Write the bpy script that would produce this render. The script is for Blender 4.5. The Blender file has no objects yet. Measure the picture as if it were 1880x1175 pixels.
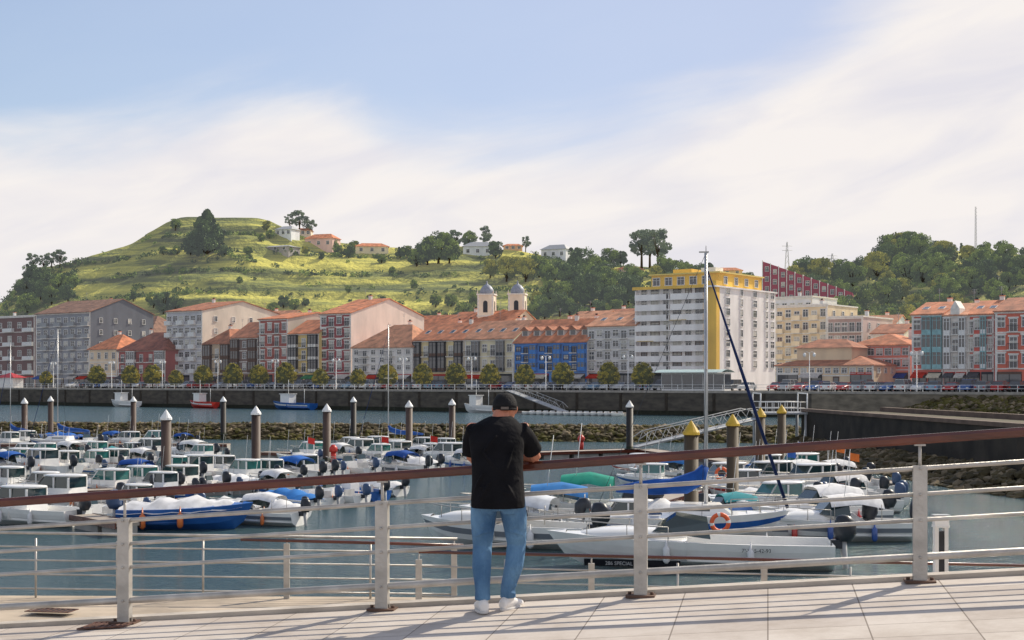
import bpy, math, random, bmesh
import numpy as np
from mathutils import Vector, Matrix, noise as mnoise
random.seed(7); RS=np.random.RandomState(7)
F=2611.0; HC=5.7
col=bpy.context.scene.collection
sc=bpy.context.scene
# ------------------------------------------------------------------ materials
MATS={}
def M(name,c,rough=.75,var=.15,scale=2.0,bump=0.0,metal=0.0,c2=None,stretch=(1,1,1),spec=.4,detail=4,coat=0,bs=None):
    if name in MATS: return MATS[name]
    m=bpy.data.materials.new(name); m.use_nodes=True
    nt=m.node_tree; N=nt.nodes; L=nt.links
    b=N['Principled BSDF']; b.inputs['Roughness'].default_value=rough; b.inputs['Metallic'].default_value=metal
    b.inputs['Specular IOR Level'].default_value=spec
    if coat: b.inputs['Coat Weight'].default_value=coat
    tc=N.new('ShaderNodeTexCoord'); mp=N.new('ShaderNodeMapping'); mp.inputs['Scale'].default_value=stretch
    L.new(tc.outputs['Object'],mp.inputs['Vector'])
    nz=N.new('ShaderNodeTexNoise'); nz.inputs['Scale'].default_value=scale; nz.inputs['Detail'].default_value=detail
    L.new(mp.outputs[0],nz.inputs['Vector'])
    r=N.new('ShaderNodeValToRGB'); r.color_ramp.elements[0].position=.3; r.color_ramp.elements[1].position=.7
    if c2 is None: a=[x*(1-var) for x in c]; d=[min(1,x*(1+var)) for x in c]
    else: a,d=c,c2
    r.color_ramp.elements[0].color=(*a,1); r.color_ramp.elements[1].color=(*d,1)
    L.new(nz.outputs['Fac'],r.inputs['Fac']); L.new(r.outputs['Color'],b.inputs['Base Color'])
    if bump:
        bn=N.new('ShaderNodeBump'); bn.inputs['Strength'].default_value=bump; bn.inputs['Distance'].default_value=.03
        n2=N.new('ShaderNodeTexNoise'); n2.inputs['Scale'].default_value=bs or scale*6; n2.inputs['Detail'].default_value=4
        L.new(mp.outputs[0],n2.inputs['Vector']); L.new(n2.outputs['Fac'],bn.inputs['Height']); L.new(bn.outputs[0],b.inputs['Normal'])
    MATS[name]=m; return m
def MObj(name,rough=.4,spec=.5,coat=0):
    if name in MATS: return MATS[name]
    m=bpy.data.materials.new(name); m.use_nodes=True
    nt=m.node_tree; N=nt.nodes; L=nt.links; b=N['Principled BSDF']
    b.inputs['Roughness'].default_value=rough; b.inputs['Specular IOR Level'].default_value=spec; b.inputs['Coat Weight'].default_value=coat
    oi=N.new('ShaderNodeObjectInfo'); mx=N.new('ShaderNodeMix'); mx.data_type='RGBA'; mx.blend_type='MULTIPLY'; mx.inputs[0].default_value=1
    nz=N.new('ShaderNodeTexNoise'); nz.inputs['Scale'].default_value=3; tc=N.new('ShaderNodeTexCoord'); L.new(tc.outputs['Object'],nz.inputs['Vector'])
    r=N.new('ShaderNodeValToRGB'); r.color_ramp.elements[0].position=.35; r.color_ramp.elements[0].color=(.78,.78,.78,1); r.color_ramp.elements[1].position=.6
    L.new(nz.outputs['Fac'],r.inputs['Fac']); L.new(oi.outputs['Color'],mx.inputs[6]); L.new(r.outputs['Color'],mx.inputs[7]); L.new(mx.outputs[2],b.inputs['Base Color'])
    MATS[name]=m; return m
def haze_glow(m,s,c=(.84,.80,.88)):  # faint emission put into far materials to stand in for aerial haze
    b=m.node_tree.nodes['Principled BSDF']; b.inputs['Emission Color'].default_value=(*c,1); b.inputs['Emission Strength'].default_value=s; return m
def wallmat(c):
    return haze_glow(M('plaster_%02d_%02d_%02d'%tuple(int(x*99) for x in c),tuple(min(.82,x*1.3) for x in c),.85,.18,.35,.15,stretch=(1,1,.35),detail=8,bs=4),.045)
def roofmat(name='roof_tiles',c=(.64,.225,.10)):
    if name in MATS: return MATS[name]
    m=M(name,c,.85,.42,.7,0,detail=9); nt=m.node_tree; N=nt.nodes; L=nt.links
    tc=N.new('ShaderNodeTexCoord'); wv=N.new('ShaderNodeTexWave'); wv.inputs['Scale'].default_value=1.3; wv.bands_direction='X'; wv.inputs['Distortion'].default_value=.4
    L.new(tc.outputs['Object'],wv.inputs['Vector']); bn=N.new('ShaderNodeBump'); bn.inputs['Strength'].default_value=.8; bn.inputs['Distance'].default_value=.14
    L.new(wv.outputs['Fac'],bn.inputs['Height']); L.new(bn.outputs[0],N['Principled BSDF'].inputs['Normal']); haze_glow(m,.03); return m
white=M('white_paint',(.80,.80,.78),.45,.08,4)
gel=M('white_gelcoat',(.86,.855,.83),.25,.06,2,coat=.3)
glass=haze_glow(M('window_glass',(.03,.04,.05),.08,.4,1.2,spec=.8),.03)
curt=haze_glow(M('window_curtain',(.5,.48,.42),.5,.3,3),.03)
bglass=M('boat_glass',(.02,.045,.05),.06,.3,1,spec=.9)
tglass=M('teal_boat_glass',(.03,.16,.15),.06,.3,1,spec=.9)
steel=M('galvanised_steel',(.46,.44,.41),.45,.24,5,.15,metal=.4,detail=8)
dark=M('dark_paint',(.03,.035,.045),.35,.3,4)
black=M('black_rubber',(.02,.02,.02),.7,.3,6)
grey=M('grey_paint',(.38,.39,.40),.5,.12,3)
objm=MObj('tinted_paint',.35,.5,.3); objc=MObj('tinted_canvas',.8,.2)
red=M('red_paint',(.5,.04,.03),.4,.2,4); orange=M('orange_plastic',(.75,.13,.04),.45,.1,4)
wood=M('varnished_wood',(.06,.016,.010),.26,.35,2.5,.08,c2=(.15,.038,.02),stretch=(.4,6,6),coat=.4)
# ------------------------------------------------------------------ mesh builder
class MB:
    def __init__(s): s.v=[];s.f=[];s.m=[];s.mats=[];s.sm=[]
    def mi(s,mat):
        if mat not in s.mats: s.mats.append(mat)
        return s.mats.index(mat)
    def add(s,vs,fs,mat,smooth=False,T=None):
        o=len(s.v); i=s.mi(mat)
        if T is not None: vs=[T@Vector(v) for v in vs]
        s.v+= [tuple(v) for v in vs]
        for f in fs: s.f.append([k+o for k in f]); s.m.append(i); s.sm.append(smooth)
        return s
    def box(s,x0,x1,y0,y1,z0,z1,mat,T=None):
        vs=[(x0,y0,z0),(x1,y0,z0),(x1,y1,z0),(x0,y1,z0),(x0,y0,z1),(x1,y0,z1),(x1,y1,z1),(x0,y1,z1)]
        return s.add(vs,[(0,3,2,1),(4,5,6,7),(0,1,5,4),(1,2,6,5),(2,3,7,6),(3,0,4,7)],mat,False,T)
    def frus(s,x0,x1,y0,y1,z0,z1,ix0,ix1,iy,mat):
        vs=[(x0,y0,z0),(x1,y0,z0),(x1,y1,z0),(x0,y1,z0),(x0+ix0,y0+iy,z1),(x1-ix1,y0+iy,z1),(x1-ix1,y1-iy,z1),(x0+ix0,y1-iy,z1)]
        return s.add(vs,[(0,3,2,1),(4,5,6,7),(0,1,5,4),(1,2,6,5),(2,3,7,6),(3,0,4,7)],mat)
    def tube(s,pts,rad,mat,n=8,smooth=True,caps=True):
        pts=[Vector(p) for p in pts]
        if not isinstance(rad,(list,tuple)): rad=[rad]*len(pts)
        vs=[];fs=[]; pu=None
        for i,p in enumerate(pts):
            a=pts[max(0,i-1)]; b=pts[min(len(pts)-1,i+1)]; d=(b-a).normalized()
            up=Vector((0,0,1)) if abs(d.z)<.9 else Vector((0,1,0))
            if pu is not None: up=pu
            x=d.cross(up).normalized(); y=x.cross(d).normalized(); pu=y
            for k in range(n):
                t=2*math.pi*k/n; vs.append(p+x*(math.cos(t)*rad[i])+y*(math.sin(t)*rad[i]))
        for i in range(len(pts)-1):
            for k in range(n):
                k2=(k+1)%n; fs.append((i*n+k,i*n+k2,(i+1)*n+k2,(i+1)*n+k))
        if caps: fs.append(tuple(range(n-1,-1,-1))); fs.append(tuple((len(pts)-1)*n+k for k in range(n)))
        return s.add(vs,fs,mat,smooth)
    def rings(s,R,mat,n=16,smooth=True,axis='z'):
        vs=[];fs=[]
        for (cx,cy,cz,ra,rb) in R:
            for k in range(n):
                t=2*math.pi*k/n
                if axis=='z': vs.append((cx+ra*math.cos(t),cy+rb*math.sin(t),cz))
                else: vs.append((cx+ra*math.cos(t),cy,cz+rb*math.sin(t)))
        for i in range(len(R)-1):
            for k in range(n):
                k2=(k+1)%n; f=(i*n+k,i*n+k2,(i+1)*n+k2,(i+1)*n+k)
                fs.append(f if axis=='z' else f[::-1])
        a=tuple(range(n-1,-1,-1)); b=tuple((len(R)-1)*n+k for k in range(n))
        fs+= [a,b] if axis=='z' else [a[::-1],b[::-1]]
        return s.add(vs,fs,mat,smooth)
    def torus(s,c,R,r,mat,n=20,m=8,plane='xz',mat2=None):
        for seg in range(n):
            mt=mat2 if (mat2 and seg%5==0) else mat
            vs=[]
            for q in (seg,seg+1):
                t=2*math.pi*q/n
                for k in range(m):
                    u=2*math.pi*k/m; rr=R+r*math.cos(u); h=r*math.sin(u)
                    p=(rr*math.cos(t),h,rr*math.sin(t)) if plane=='xz' else (rr*math.cos(t),rr*math.sin(t),h)
                    vs.append((c[0]+p[0],c[1]+p[1],c[2]+p[2]))
            s.add(vs,[(k,(k+1)%m,m+(k+1)%m,m+k) for k in range(m)],mt,True)
        return s
    def mesh(s,name):
        me=bpy.data.meshes.new(name); me.from_pydata(s.v,[],s.f)
        for m in s.mats: me.materials.append(m)
        me.polygons.foreach_set('material_index',s.m); me.polygons.foreach_set('use_smooth',s.sm); me.update(); return me
def obj(name,me,loc=(0,0,0),rz=0,parent=None,color=None,scale=None,label=None,cat=None,group=None,kind=None,rot=None):
    o=bpy.data.objects.new(name,me.mesh(name) if isinstance(me,MB) else me); col.objects.link(o)
    o.location=loc; o.rotation_euler=rot if rot else (0,0,rz)
    if scale is not None: o.scale=(scale,)*3 if isinstance(scale,(int,float)) else scale
    if parent: o.parent=parent
    if color: o.color=(*color,1)
    if label: o['label']=label
    if cat: o['category']=cat
    if group: o['group']=group
    if kind: o['kind']=kind
    return o
def spawn(name,proto,loc,rz=0,scale=None,label='',cat='',group=None,colors={},kids=True):
    root=obj(name,None,loc,rz,scale=scale,label=label,cat=cat,group=group)
    out={}
    for p in proto:
        nm,me,pl=p[0],p[1],p[2]; prz=p[3] if len(p)>3 else 0
        par=out.get(p[4],root) if len(p)>4 else root
        o=obj(nm,me,pl,prz,parent=par,color=colors.get(nm,(.8,.8,.8)))
        out.setdefault(nm,o)
    return root
def Q(px,off):
    a=(px-940)/F; Y=(209.5+off)/(.587*a+.81); return Vector((a*Y,Y,0))
def wat(px,py,z=0):
    Y=(HC-z)*F/(py-700); return Vector(((px-940)/F*Y,Y,z))
QA=-math.atan2(.587,.81); R_=Vector((.81,-.587,0)); D_=Vector((.587,.81,0)); QZ=4.1
# ------------------------------------------------------------------ camera, sun, world
cam=bpy.data.cameras.new('camera'); co=bpy.data.objects.new('camera',cam); col.objects.link(co); sc.camera=co
co.location=(0,0,HC); co.rotation_euler=(math.pi/2,0,0); cam.lens=50; cam.sensor_width=36; cam.shift_y=112.5/1880; cam.clip_end=20000; cam.clip_start=.1
EL=math.radians(37); AZ=math.atan2(.74,.67)
S=Vector((math.sin(AZ)*math.cos(EL),math.cos(AZ)*math.cos(EL),math.sin(EL)))
sl=bpy.data.lights.new('sun','SUN'); sl.energy=5.0; sl.angle=math.radians(.5); sl.color=(1,.90,.74)
so=bpy.data.objects.new('sun',sl); col.objects.link(so); so.rotation_euler=(-S).to_track_quat('-Z','Y').to_euler(); so.location=(50,50,200)
w=bpy.data.worlds.new('World'); sc.world=w; w.use_nodes=True; nt=w.node_tree; N=nt.nodes; L=nt.links
for n in list(N): N.remove(n)
def math_(op,a,b=None,c=None,clamp=False):
    n=N.new('ShaderNodeMath'); n.operation=op; n.use_clamp=clamp
    for i,x in enumerate((a,b,c)):
        if x is None: continue
        if isinstance(x,(int,float)): n.inputs[i].default_value=x
        else: L.new(x,n.inputs[i])
    return n.outputs[0]
out=N.new('ShaderNodeOutputWorld'); sky=N.new('ShaderNodeTexSky'); sky.sky_type='NISHITA'; sky.sun_disc=False
sky.sun_elevation=EL; sky.sun_rotation=AZ; sky.dust_density=1.0; sky.ozone_density=2
bg1=N.new('ShaderNodeBackground'); bg1.inputs[1].default_value=.14; L.new(sky.outputs[0],bg1.inputs[0])
bg1b=N.new('ShaderNodeBackground'); bg1b.inputs[0].default_value=(.50,.57,.78,1); bg1b.inputs[1].default_value=1.0
tc=N.new('ShaderNodeTexCoord'); sp=N.new('ShaderNodeSeparateXYZ'); L.new(tc.outputs['Generated'],sp.inputs[0])
az=math_('ARCTAN2',sp.outputs[0],sp.outputs[1]); el=math_('ARCSINE',sp.outputs[2])
hi=N.new('ShaderNodeMapRange'); L.new(el,hi.inputs[0]); hi.inputs[1].default_value=.3; hi.inputs[2].default_value=.7; hi.inputs[3].default_value=1; hi.inputs[4].default_value=.15
m0=N.new('ShaderNodeMixShader'); L.new(math_('MULTIPLY',math_('MULTIPLY_ADD',az,.9,.62,True),hi.outputs[0]),m0.inputs[0]); L.new(bg1.outputs[0],m0.inputs[1]); L.new(bg1b.outputs[0],m0.inputs[2])
azn=math_('MULTIPLY_ADD',az,1.0,.5,True)
fc=N.new('ShaderNodeFloatCurve'); L.new(azn,fc.inputs['Value']); cv=fc.mapping.curves[0]
pts=[(0,.2),(.15,.27),(.27,.315),(.36,.35),(.44,.31),(.53,.30),(.64,.36),(.74,.45),(.85,.54),(1,.56)]
cv.points[0].location=pts[0]; cv.points[1].location=pts[-1]
for p in pts[1:-1]: cv.points.new(*p)
fc.mapping.update()
eb=math_('MULTIPLY',fc.outputs[0],.5)
cmb=N.new('ShaderNodeCombineXYZ'); L.new(math_('MULTIPLY',az,3.0),cmb.inputs[0]); 
L.new(math_('MULTIPLY_ADD',el,10.0,math_('MULTIPLY',az,-2.0)),cmb.inputs[1])
n1=N.new('ShaderNodeTexNoise'); n1.inputs['Scale'].default_value=1.5; n1.inputs['Detail'].default_value=10; n1.inputs['Roughness'].default_value=.54; n1.inputs['Distortion'].default_value=.5; L.new(cmb.outputs[0],n1.inputs['Vector'])
n2=N.new('ShaderNodeTexNoise'); n2.inputs['Scale'].default_value=2.6; n2.inputs['Detail'].default_value=9; n2.inputs['Distortion'].default_value=.4; L.new(cmb.outputs[0],n2.inputs['Vector'])
d=math_('SUBTRACT',eb,el)
m1=math_('MULTIPLY_ADD',d,24.0,.6)
m1=math_('ADD',m1,math_('MULTIPLY',math_('SUBTRACT',n1.outputs['Fac'],.5),2.4))
mask=N.new('ShaderNodeMapRange'); mask.interpolation_type='SMOOTHSTEP'; L.new(m1,mask.inputs[0]); mask.inputs[1].default_value=-.5; mask.inputs[2].default_value=1.0; mask.inputs[3].default_value=.08; mask.inputs[4].default_value=.98
cr=N.new('ShaderNodeValToRGB'); cr.color_ramp.elements[0].position=.3; cr.color_ramp.elements[0].color=(.79,.77,.82,1); cr.color_ramp.elements[1].position=.58; cr.color_ramp.elements[1].color=(.94,.89,.86,1); L.new(n2.outputs['Fac'],cr.inputs[0])
bright=N.new('ShaderNodeMapRange'); bright.interpolation_type='SMOOTHSTEP'; L.new(el,bright.inputs[0]); bright.inputs[1].default_value=.34; bright.inputs[2].default_value=.8; bright.inputs[3].default_value=1.0; bright.inputs[4].default_value=.8  # clouds above the view dimmed to hold down ambient fill
bg2=N.new('ShaderNodeBackground'); L.new(cr.outputs[0],bg2.inputs[0]); L.new(bright.outputs[0],bg2.inputs[1])
fill_cloud=N.new('ShaderNodeMapRange'); fill_cloud.interpolation_type='SMOOTHSTEP'; L.new(sp.outputs[1],fill_cloud.inputs[0]); fill_cloud.inputs[1].default_value=.4; fill_cloud.inputs[2].default_value=-.4; fill_cloud.inputs[3].default_value=0; fill_cloud.inputs[4].default_value=.45  # unseen cloud added beside and behind the camera for ambient fill
mk=math_('MAXIMUM',mask.outputs[0],fill_cloud.outputs[0])
mx=N.new('ShaderNodeMixShader'); L.new(mk,mx.inputs[0]); L.new(m0.outputs[0],mx.inputs[1]); L.new(bg2.outputs[0],mx.inputs[2]); L.new(mx.outputs[0],out.inputs[0])
sc.view_settings.view_transform='Standard'; sc.view_settings.look='None'; sc.view_settings.exposure=0
# ------------------------------------------------------------------ water
wm=bpy.data.materials.new('sea_water'); wm.use_nodes=True; nt=wm.node_tree; N=nt.nodes; L=nt.links; b=N['Principled BSDF']
b.inputs['Roughness'].default_value=.12; b.inputs['IOR'].default_value=1.40
g=N.new('ShaderNodeNewGeometry'); mp=N.new('ShaderNodeMapping'); mp.inputs['Scale'].default_value=(.7,1.8,1); L.new(g.outputs['Position'],mp.inputs[0])
na=N.new('ShaderNodeTexNoise'); na.inputs['Scale'].default_value=1.5; na.inputs['Detail'].default_value=6; na.inputs['Roughness'].default_value=.62; L.new(mp.outputs[0],na.inputs['Vector'])
bn=N.new('ShaderNodeBump'); bn.inputs['Strength'].default_value=1; bn.inputs['Distance'].default_value=.30; L.new(na.outputs['Fac'],bn.inputs['Height']); L.new(bn.outputs[0],b.inputs['Normal'])
nb=N.new('ShaderNodeTexNoise'); nb.inputs['Scale'].default_value=.05; L.new(g.outputs['Position'],nb.inputs['Vector'])
r=N.new('ShaderNodeValToRGB'); r.color_ramp.elements[0].color=(.045,.105,.135,1); r.color_ramp.elements[1].color=(.075,.125,.125,1); L.new(nb.outputs['Fac'],r.inputs[0]); L.new(r.outputs[0],b.inputs['Base Color'])
mb=MB(); mb.add([(-4000,-200,0),(4000,-200,0),(4000,9000,0),(-4000,9000,0)],[(0,1,2,3)],wm); obj('water',mb,kind='structure')
# ------------------------------------------------------------------ near promenade
def gz(x): return 3.98+.08*x
def ry(x): return 11.57-.1805*(x+3.15)
pm=bpy.data.materials.new('paving_stone'); pm.use_nodes=True; nt=pm.node_tree; N=nt.nodes; L=nt.links; b=N['Principled BSDF']; b.inputs['Roughness'].default_value=.8; b.inputs['Specular IOR Level'].default_value=.2
g=N.new('ShaderNodeTexCoord'); mp=N.new('ShaderNodeMapping'); mp.inputs['Rotation'].default_value=(0,0,.178); L.new(g.outputs['Object'],mp.inputs[0])
br=N.new('ShaderNodeTexBrick'); br.inputs['Scale'].default_value=1; br.inputs['Brick Width'].default_value=.62; br.inputs['Row Height'].default_value=.42; br.inputs['Mortar Size'].default_value=.005; br.offset=0
br.inputs['Color1'].default_value=(.54,.48,.43,1); br.inputs['Color2'].default_value=(.64,.58,.52,1); br.inputs['Mortar'].default_value=(.26,.22,.19,1); L.new(mp.outputs[0],br.inputs['Vector'])
nz=N.new('ShaderNodeTexNoise'); nz.inputs['Scale'].default_value=1.3; nz.inputs['Detail'].default_value=10; nz.inputs['Roughness'].default_value=.75; L.new(g.outputs['Object'],nz.inputs['Vector'])
rr=N.new('ShaderNodeValToRGB'); rr.color_ramp.elements[0].position=.32; rr.color_ramp.elements[0].color=(.70,.66,.62,1); rr.color_ramp.elements[1].position=.58; L.new(nz.outputs['Fac'],rr.inputs[0])
mxx=N.new('ShaderNodeMix'); mxx.data_type='RGBA'; mxx.blend_type='MULTIPLY'; mxx.inputs[0].default_value=.85; L.new(br.outputs['Color'],mxx.inputs[6]); L.new(rr.outputs[0],mxx.inputs[7]); L.new(mxx.outputs[2],b.inputs['Base Color'])
bn=N.new('ShaderNodeBump'); bn.inputs['Strength'].default_value=.4; bn.inputs['Distance'].default_value=.01; L.new(nz.outputs['Fac'],bn.inputs['Height']); L.new(bn.outputs[0],b.inputs['Normal'])
mb=MB(); xs=[-40,40]
top=[(x,ry(x)+.22,gz(x)) for x in xs]
vs=[(-40,-30,gz(-40)),(40,-30,gz(40)),top[1],top[0]]
mb.add(vs,[(0,1,2,3)],pm)
conc=M('old_concrete',(.36,.33,.29),.85,.25,1.2,.3,detail=8)
mb.add([top[0],top[1],(40,top[1][1],-1),(-40,top[0][1],-1)],[(0,1,2,3)],conc)
obj('promenade_pavement',mb,kind='structure')
mb=MB(); 
def strip(xa,xb,o0,o1,h,mat):
    P=[(xa,ry(xa)+o0,gz(xa)),(xb,ry(xb)+o0,gz(xb)),(xb,ry(xb)+o1,gz(xb)),(xa,ry(xa)+o1,gz(xa))]
    vs=P+[(p[0],p[1],p[2]+h) for p in P]; mb.add(vs,[(4,5,6,7),(0,1,5,4),(1,2,6,5),(2,3,7,6),(3,0,4,7)],mat)
strip(-40,40,.10,.235,.035,M('kerb_stone',(.50,.45,.39),.8,.2,3,.2)); obj('promenade_kerb',mb,kind='structure')
rdir=Vector((1,-.1805,.08)).normalized(); rang=math.atan2(-.1805,1)
rail=obj('promenade_railing',None,(0,ry(0),gz(0)),label='grey steel promenade railing with a varnished wooden handrail',cat='railing')
def rp(x,h,o=0): return Vector((x,ry(x)-ry(0)+o,gz(x)-gz(0)+h))
mb=MB()
mb.box(-.05,.05,-.035,-.02,0,.86,steel); mb.box(-.05,.05,.02,.035,0,.86,steel); mb.box(-.05,-.038,-.02,.02,.05,.84,steel); mb.box(.038,.05,-.02,.02,.05,.84,steel)
rustp=M('rusty_plate',(.12,.07,.05),.8,.4,9)
mb.box(-.11,.11,-.07,.07,0,.02,rustp); mb.tube([(0,0,.8),(0,0,1.03)],.012,steel); mb.box(-.04,.04,-.02,.02,1.005,1.018,steel)
for h in (.19,.46,.65,.84): mb.tube([(0,-.05,h),(0,-.034,h)],.010,steel,6)
for sx in(-.085,.085): mb.tube([(sx,0,.02),(sx,0,.04)],.014,rustp,6)
pme=mb.mesh('railing_post')
PX=[-15.45,-13.4,-11.35,-9.3,-7.25,-5.2,-3.15,-1.02,.98,3.0,5.05,7.1,9.15,11.2]
for x in PX: obj('post',pme,rp(x,0),rang,parent=rail)
for nm,h,rad in (('rail',.84,.018),('rail',.65,.016),('rail',.46,.016),('lower_rail',.19,.028)):
    mb=MB(); mb.tube([rp(-16,h,.0),rp(12,h,.0)],rad,steel,10); obj(nm,mb,parent=rail)
mb=MB(); sec=[(-.045,-.02),(-.03,-.035),(.03,-.035),(.045,-.02),(.045,.015),(.02,.035),(-.02,.035),(-.045,.015)]
vs=[]; 
for x in (-16,12):
    c=rp(x,1.055); 
    for (a,bb) in sec: vs.append((c.x,c.y+a,c.z+bb))
mb.add(vs,[(k,(k+1)%8,8+(k+1)%8,8+k) for k in range(8)]+[tuple(range(8)),tuple(range(15,7,-1))],wood); obj('handrail',mb,parent=rail)
# lower walkway
tan=M('sandy_concrete',(.46,.38,.29),.85,.25,1.5,.2,detail=8)
mb=MB(); 
mb.add([(-40,11,2.45),(-2,11,2.32),(-2,22.3,2.32),(-40,22.3,2.45)],[(0,1,2,3)],tan)
mb.add([(-2,11,2.32),(40,11,1.7),(40,22.3,1.7),(-2,22.3,2.32)],[(0,1,2,3)],tan)
mb.add([(-40,22.3,2.45),(-2,22.3,2.32),(40,22.3,1.7),(40,22.3,-1),(-2,22.3,-1),(-40,22.3,-1)],[(0,5,4,1),(1,4,3,2)],conc)
obj('lower_walkway',mb,kind='structure')
def lowrail(nm,x0,x1,Y,z0,z1,step,lab,handmat,hr):
    r=obj(nm,None,(x0,Y,z0),label=lab,cat='railing'); mb=MB()
    mb.box(-.045,.045,-.03,.03,0,.95,steel); mb.box(-.08,.08,-.06,.06,0,.015,steel); mb.tube([(0,0,.9),(0,0,1.04)],.012,steel,6); pe=mb.mesh('post')
    mb=MB(); mb.tube([(0,0,0),(0,0,.98)],.018,steel,6); pt=mb.mesh('thin_post')
    n=int((x1-x0)/step); sl=(z1-z0)/(x1-x0)
    for i in range(n+1):
        x=i*step; obj('post',pe,(x,0,sl*x),parent=r)
        if i<n: obj('baluster',pt,(x+step/2,0,sl*(x+step/2)),parent=r)
    Lx=x1-x0
    for h in (.2,.42,.64,.85):
        mb=MB(); mb.tube([(0,0,h),(Lx,0,h+sl*Lx)],.014,steel,6); obj('rail',mb,parent=r)
    mb=MB(); mb.tube([(0,0,1.06),(Lx,0,1.06+sl*Lx)],hr,handmat,8); obj('handrail',mb,parent=r)
lowrail('walkway_railing',-13.9,-.85,22.1,2.37,2.19,2.6,'grey steel railing with a thin handrail along the lower walkway',steel,.022)
lowrail('ramp_railing',-1.35,9.2,20.6,2.17,1.93,2.5,'steel ramp railing with a dark red wooden handrail',wood,.024)
mb=MB(); mb.tube([(-4.2,22.02,3.25),(-.75,22.02,3.16)],.024,wood,8); obj('wooden_handrail',mb,label='short dark red wooden handrail above the lower walkway',cat='handrail')
mb=MB(); mb.box(-.09,-.04,-.05,.05,0,1.75,white); mb.box(.04,.09,-.05,.05,0,1.75,white); mb.box(-.04,.04,-.03,.03,.2,1.7,dark); mb.box(-.10,.10,-.07,.07,1.75,1.78,white)
r=obj('marker_post',None,((1727-940)/F*19,19,2.0),label='white and black metal marker post beside the ramp',cat='post'); obj('shaft',mb,parent=r)
mb=MB(); mb.box(-.095,.095,-.06,.06,1.78,1.9,gel); mb.box(-.11,.11,-.075,.075,1.9,1.92,grey); obj('lamp',mb,parent=r)
rust=M('rusty_iron',(.12,.06,.045),.8,.5,12)
for (px,Y,z) in ((200,None,None),(95,20.5,2.4)):
    if Y is None: Y=2.05*F/465.; x=(200-940)/F*Y; z=gz(x)+.004
    else: x=(px-940)/F*Y; z=2.392
    mb=MB(); s_=.16 if px==200 else .3
    mb.box(-s_-.04,s_+.04,-.16,-.13,0,.012,rust); mb.box(-s_-.04,s_+.04,.13,.16,0,.012,rust)
    for k in range(9): 
        xx=-s_-.04+k*(2*s_+.08-.02)/8; mb.box(xx,xx+.02,-.13,.13,0,.010,rust)
    mb.box(-s_,s_,-.13,.13,-.0,.002,black)
    obj('drain_grate',mb,(x,Y,z+.002),label='rusty iron drain grate set in the paving',cat='drain grate',rot=(0,-math.atan(.08) if px==200 else 0,rang))
# ------------------------------------------------------------------ hill
RP=[(-900,700),(-100,700),(22,695),(34,600),(46,520),(62,502),(130,494),(170,478),(235,460),(285,436),(322,414),(338,409),(400,409),(470,409),(494,414),(512,424),(545,438),(600,452),(700,464),(760,468),(850,464),(950,472),(1050,490),(1180,502),(1300,514),(1400,526),(1450,514),(1560,504),(1620,480),(1680,462),(1720,472),(1800,472),(1880,492),(2100,515),(2600,575),(3200,690)]
RX=[(p[0]-940)/F*560 for p in RP]; RZ=[HC+(700-p[1])/F*560-2 for p in RP]
def foot(X):
    return (209.5+62-.587*X)/.81
def hz(X,Y):
    r=float(np.interp(X,RX,RZ)); fy=min(foot(X),520)
    v=(Y-fy)/(560-fy)
    if v<=0: return 4.12
    n=mnoise.noise(Vector((X*.022,Y*.03,0)))*2.6+mnoise.noise(Vector((X*.09,Y*.11,3)))*.9
    if v<=1:
        s=v**.95; t=s*8+n*.35; fr_=t-math.floor(t); s=s*.3+.7*((math.floor(t)+min(1,fr_*2.4 if fr_<.3 else .72+(fr_-.3)*.40))/8-n*.35/8)
        s=max(0,min(1,s))
        z=4.0+r*s+n*min(1,v*5)*min(1,r/15)*(1-.9*v)
    else: z=4.0+r*(1-.25*((v-1)**1.2))+n*.15
    return max(z,3.9)
def hillhit(px,py,top=False):
    a=(px-940)/F; b=(700-py)/F; Y=(209.5+70)/(.587*a+.81)
    while Y<558:
        if hz(a*Y,Y)>=HC+b*Y: break
        Y+=2
    return Vector((a*Y,Y,hz(a*Y,Y)))
gm=bpy.data.materials.new('hill_grass'); gm.use_nodes=True; nt=gm.node_tree; N=nt.nodes; L=nt.links; b=N['Principled BSDF']; b.inputs['Roughness'].default_value=.95; b.inputs['Specular IOR Level'].default_value=.1
g=N.new('ShaderNodeNewGeometry'); mp=N.new('ShaderNodeMapping'); mp.inputs['Scale'].default_value=(.22,.22,3.2); L.new(g.outputs['Position'],mp.inputs[0])
na=N.new('ShaderNodeTexNoise'); na.inputs['Scale'].default_value=.06; na.inputs['Detail'].default_value=11; na.inputs['Roughness'].default_value=.68; L.new(mp.outputs[0],na.inputs[0])
r=N.new('ShaderNodeValToRGB'); e=r.color_ramp.elements; e[0].position=.37; e[0].color=(.06,.085,.03,1); e[1].position=.60; e[1].color=(.58,.53,.10,1)
x=e.new(.44); x.color=(.13,.155,.04,1); x=e.new(.475); x.color=(.27,.28,.06,1); x=e.new(.53); x.color=(.43,.41,.08,1)
L.new(na.outputs['Fac'],r.inputs[0]); L.new(r.outputs[0],b.inputs['Base Color'])
nb=N.new('ShaderNodeTexNoise'); nb.inputs['Scale'].default_value=.5; nb.inputs['Detail'].default_value=8; L.new(g.outputs['Position'],nb.inputs[0]); bn=N.new('ShaderNodeBump'); bn.inputs['Strength'].default_value=.8; bn.inputs['Distance'].default_value=1.6; L.new(nb.outputs['Fac'],bn.inputs['Height']); L.new(bn.outputs[0],b.inputs['Normal'])
haze_glow(gm,.08)
X=np.arange(-300,420,2.5); Yv=np.concatenate([np.arange(230,565,2.0),np.arange(570,900,15)])
vs=[(float(x),float(y),hz(float(x),float(y))) for y in Yv for x in X]; nx=len(X); fs=[]
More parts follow.
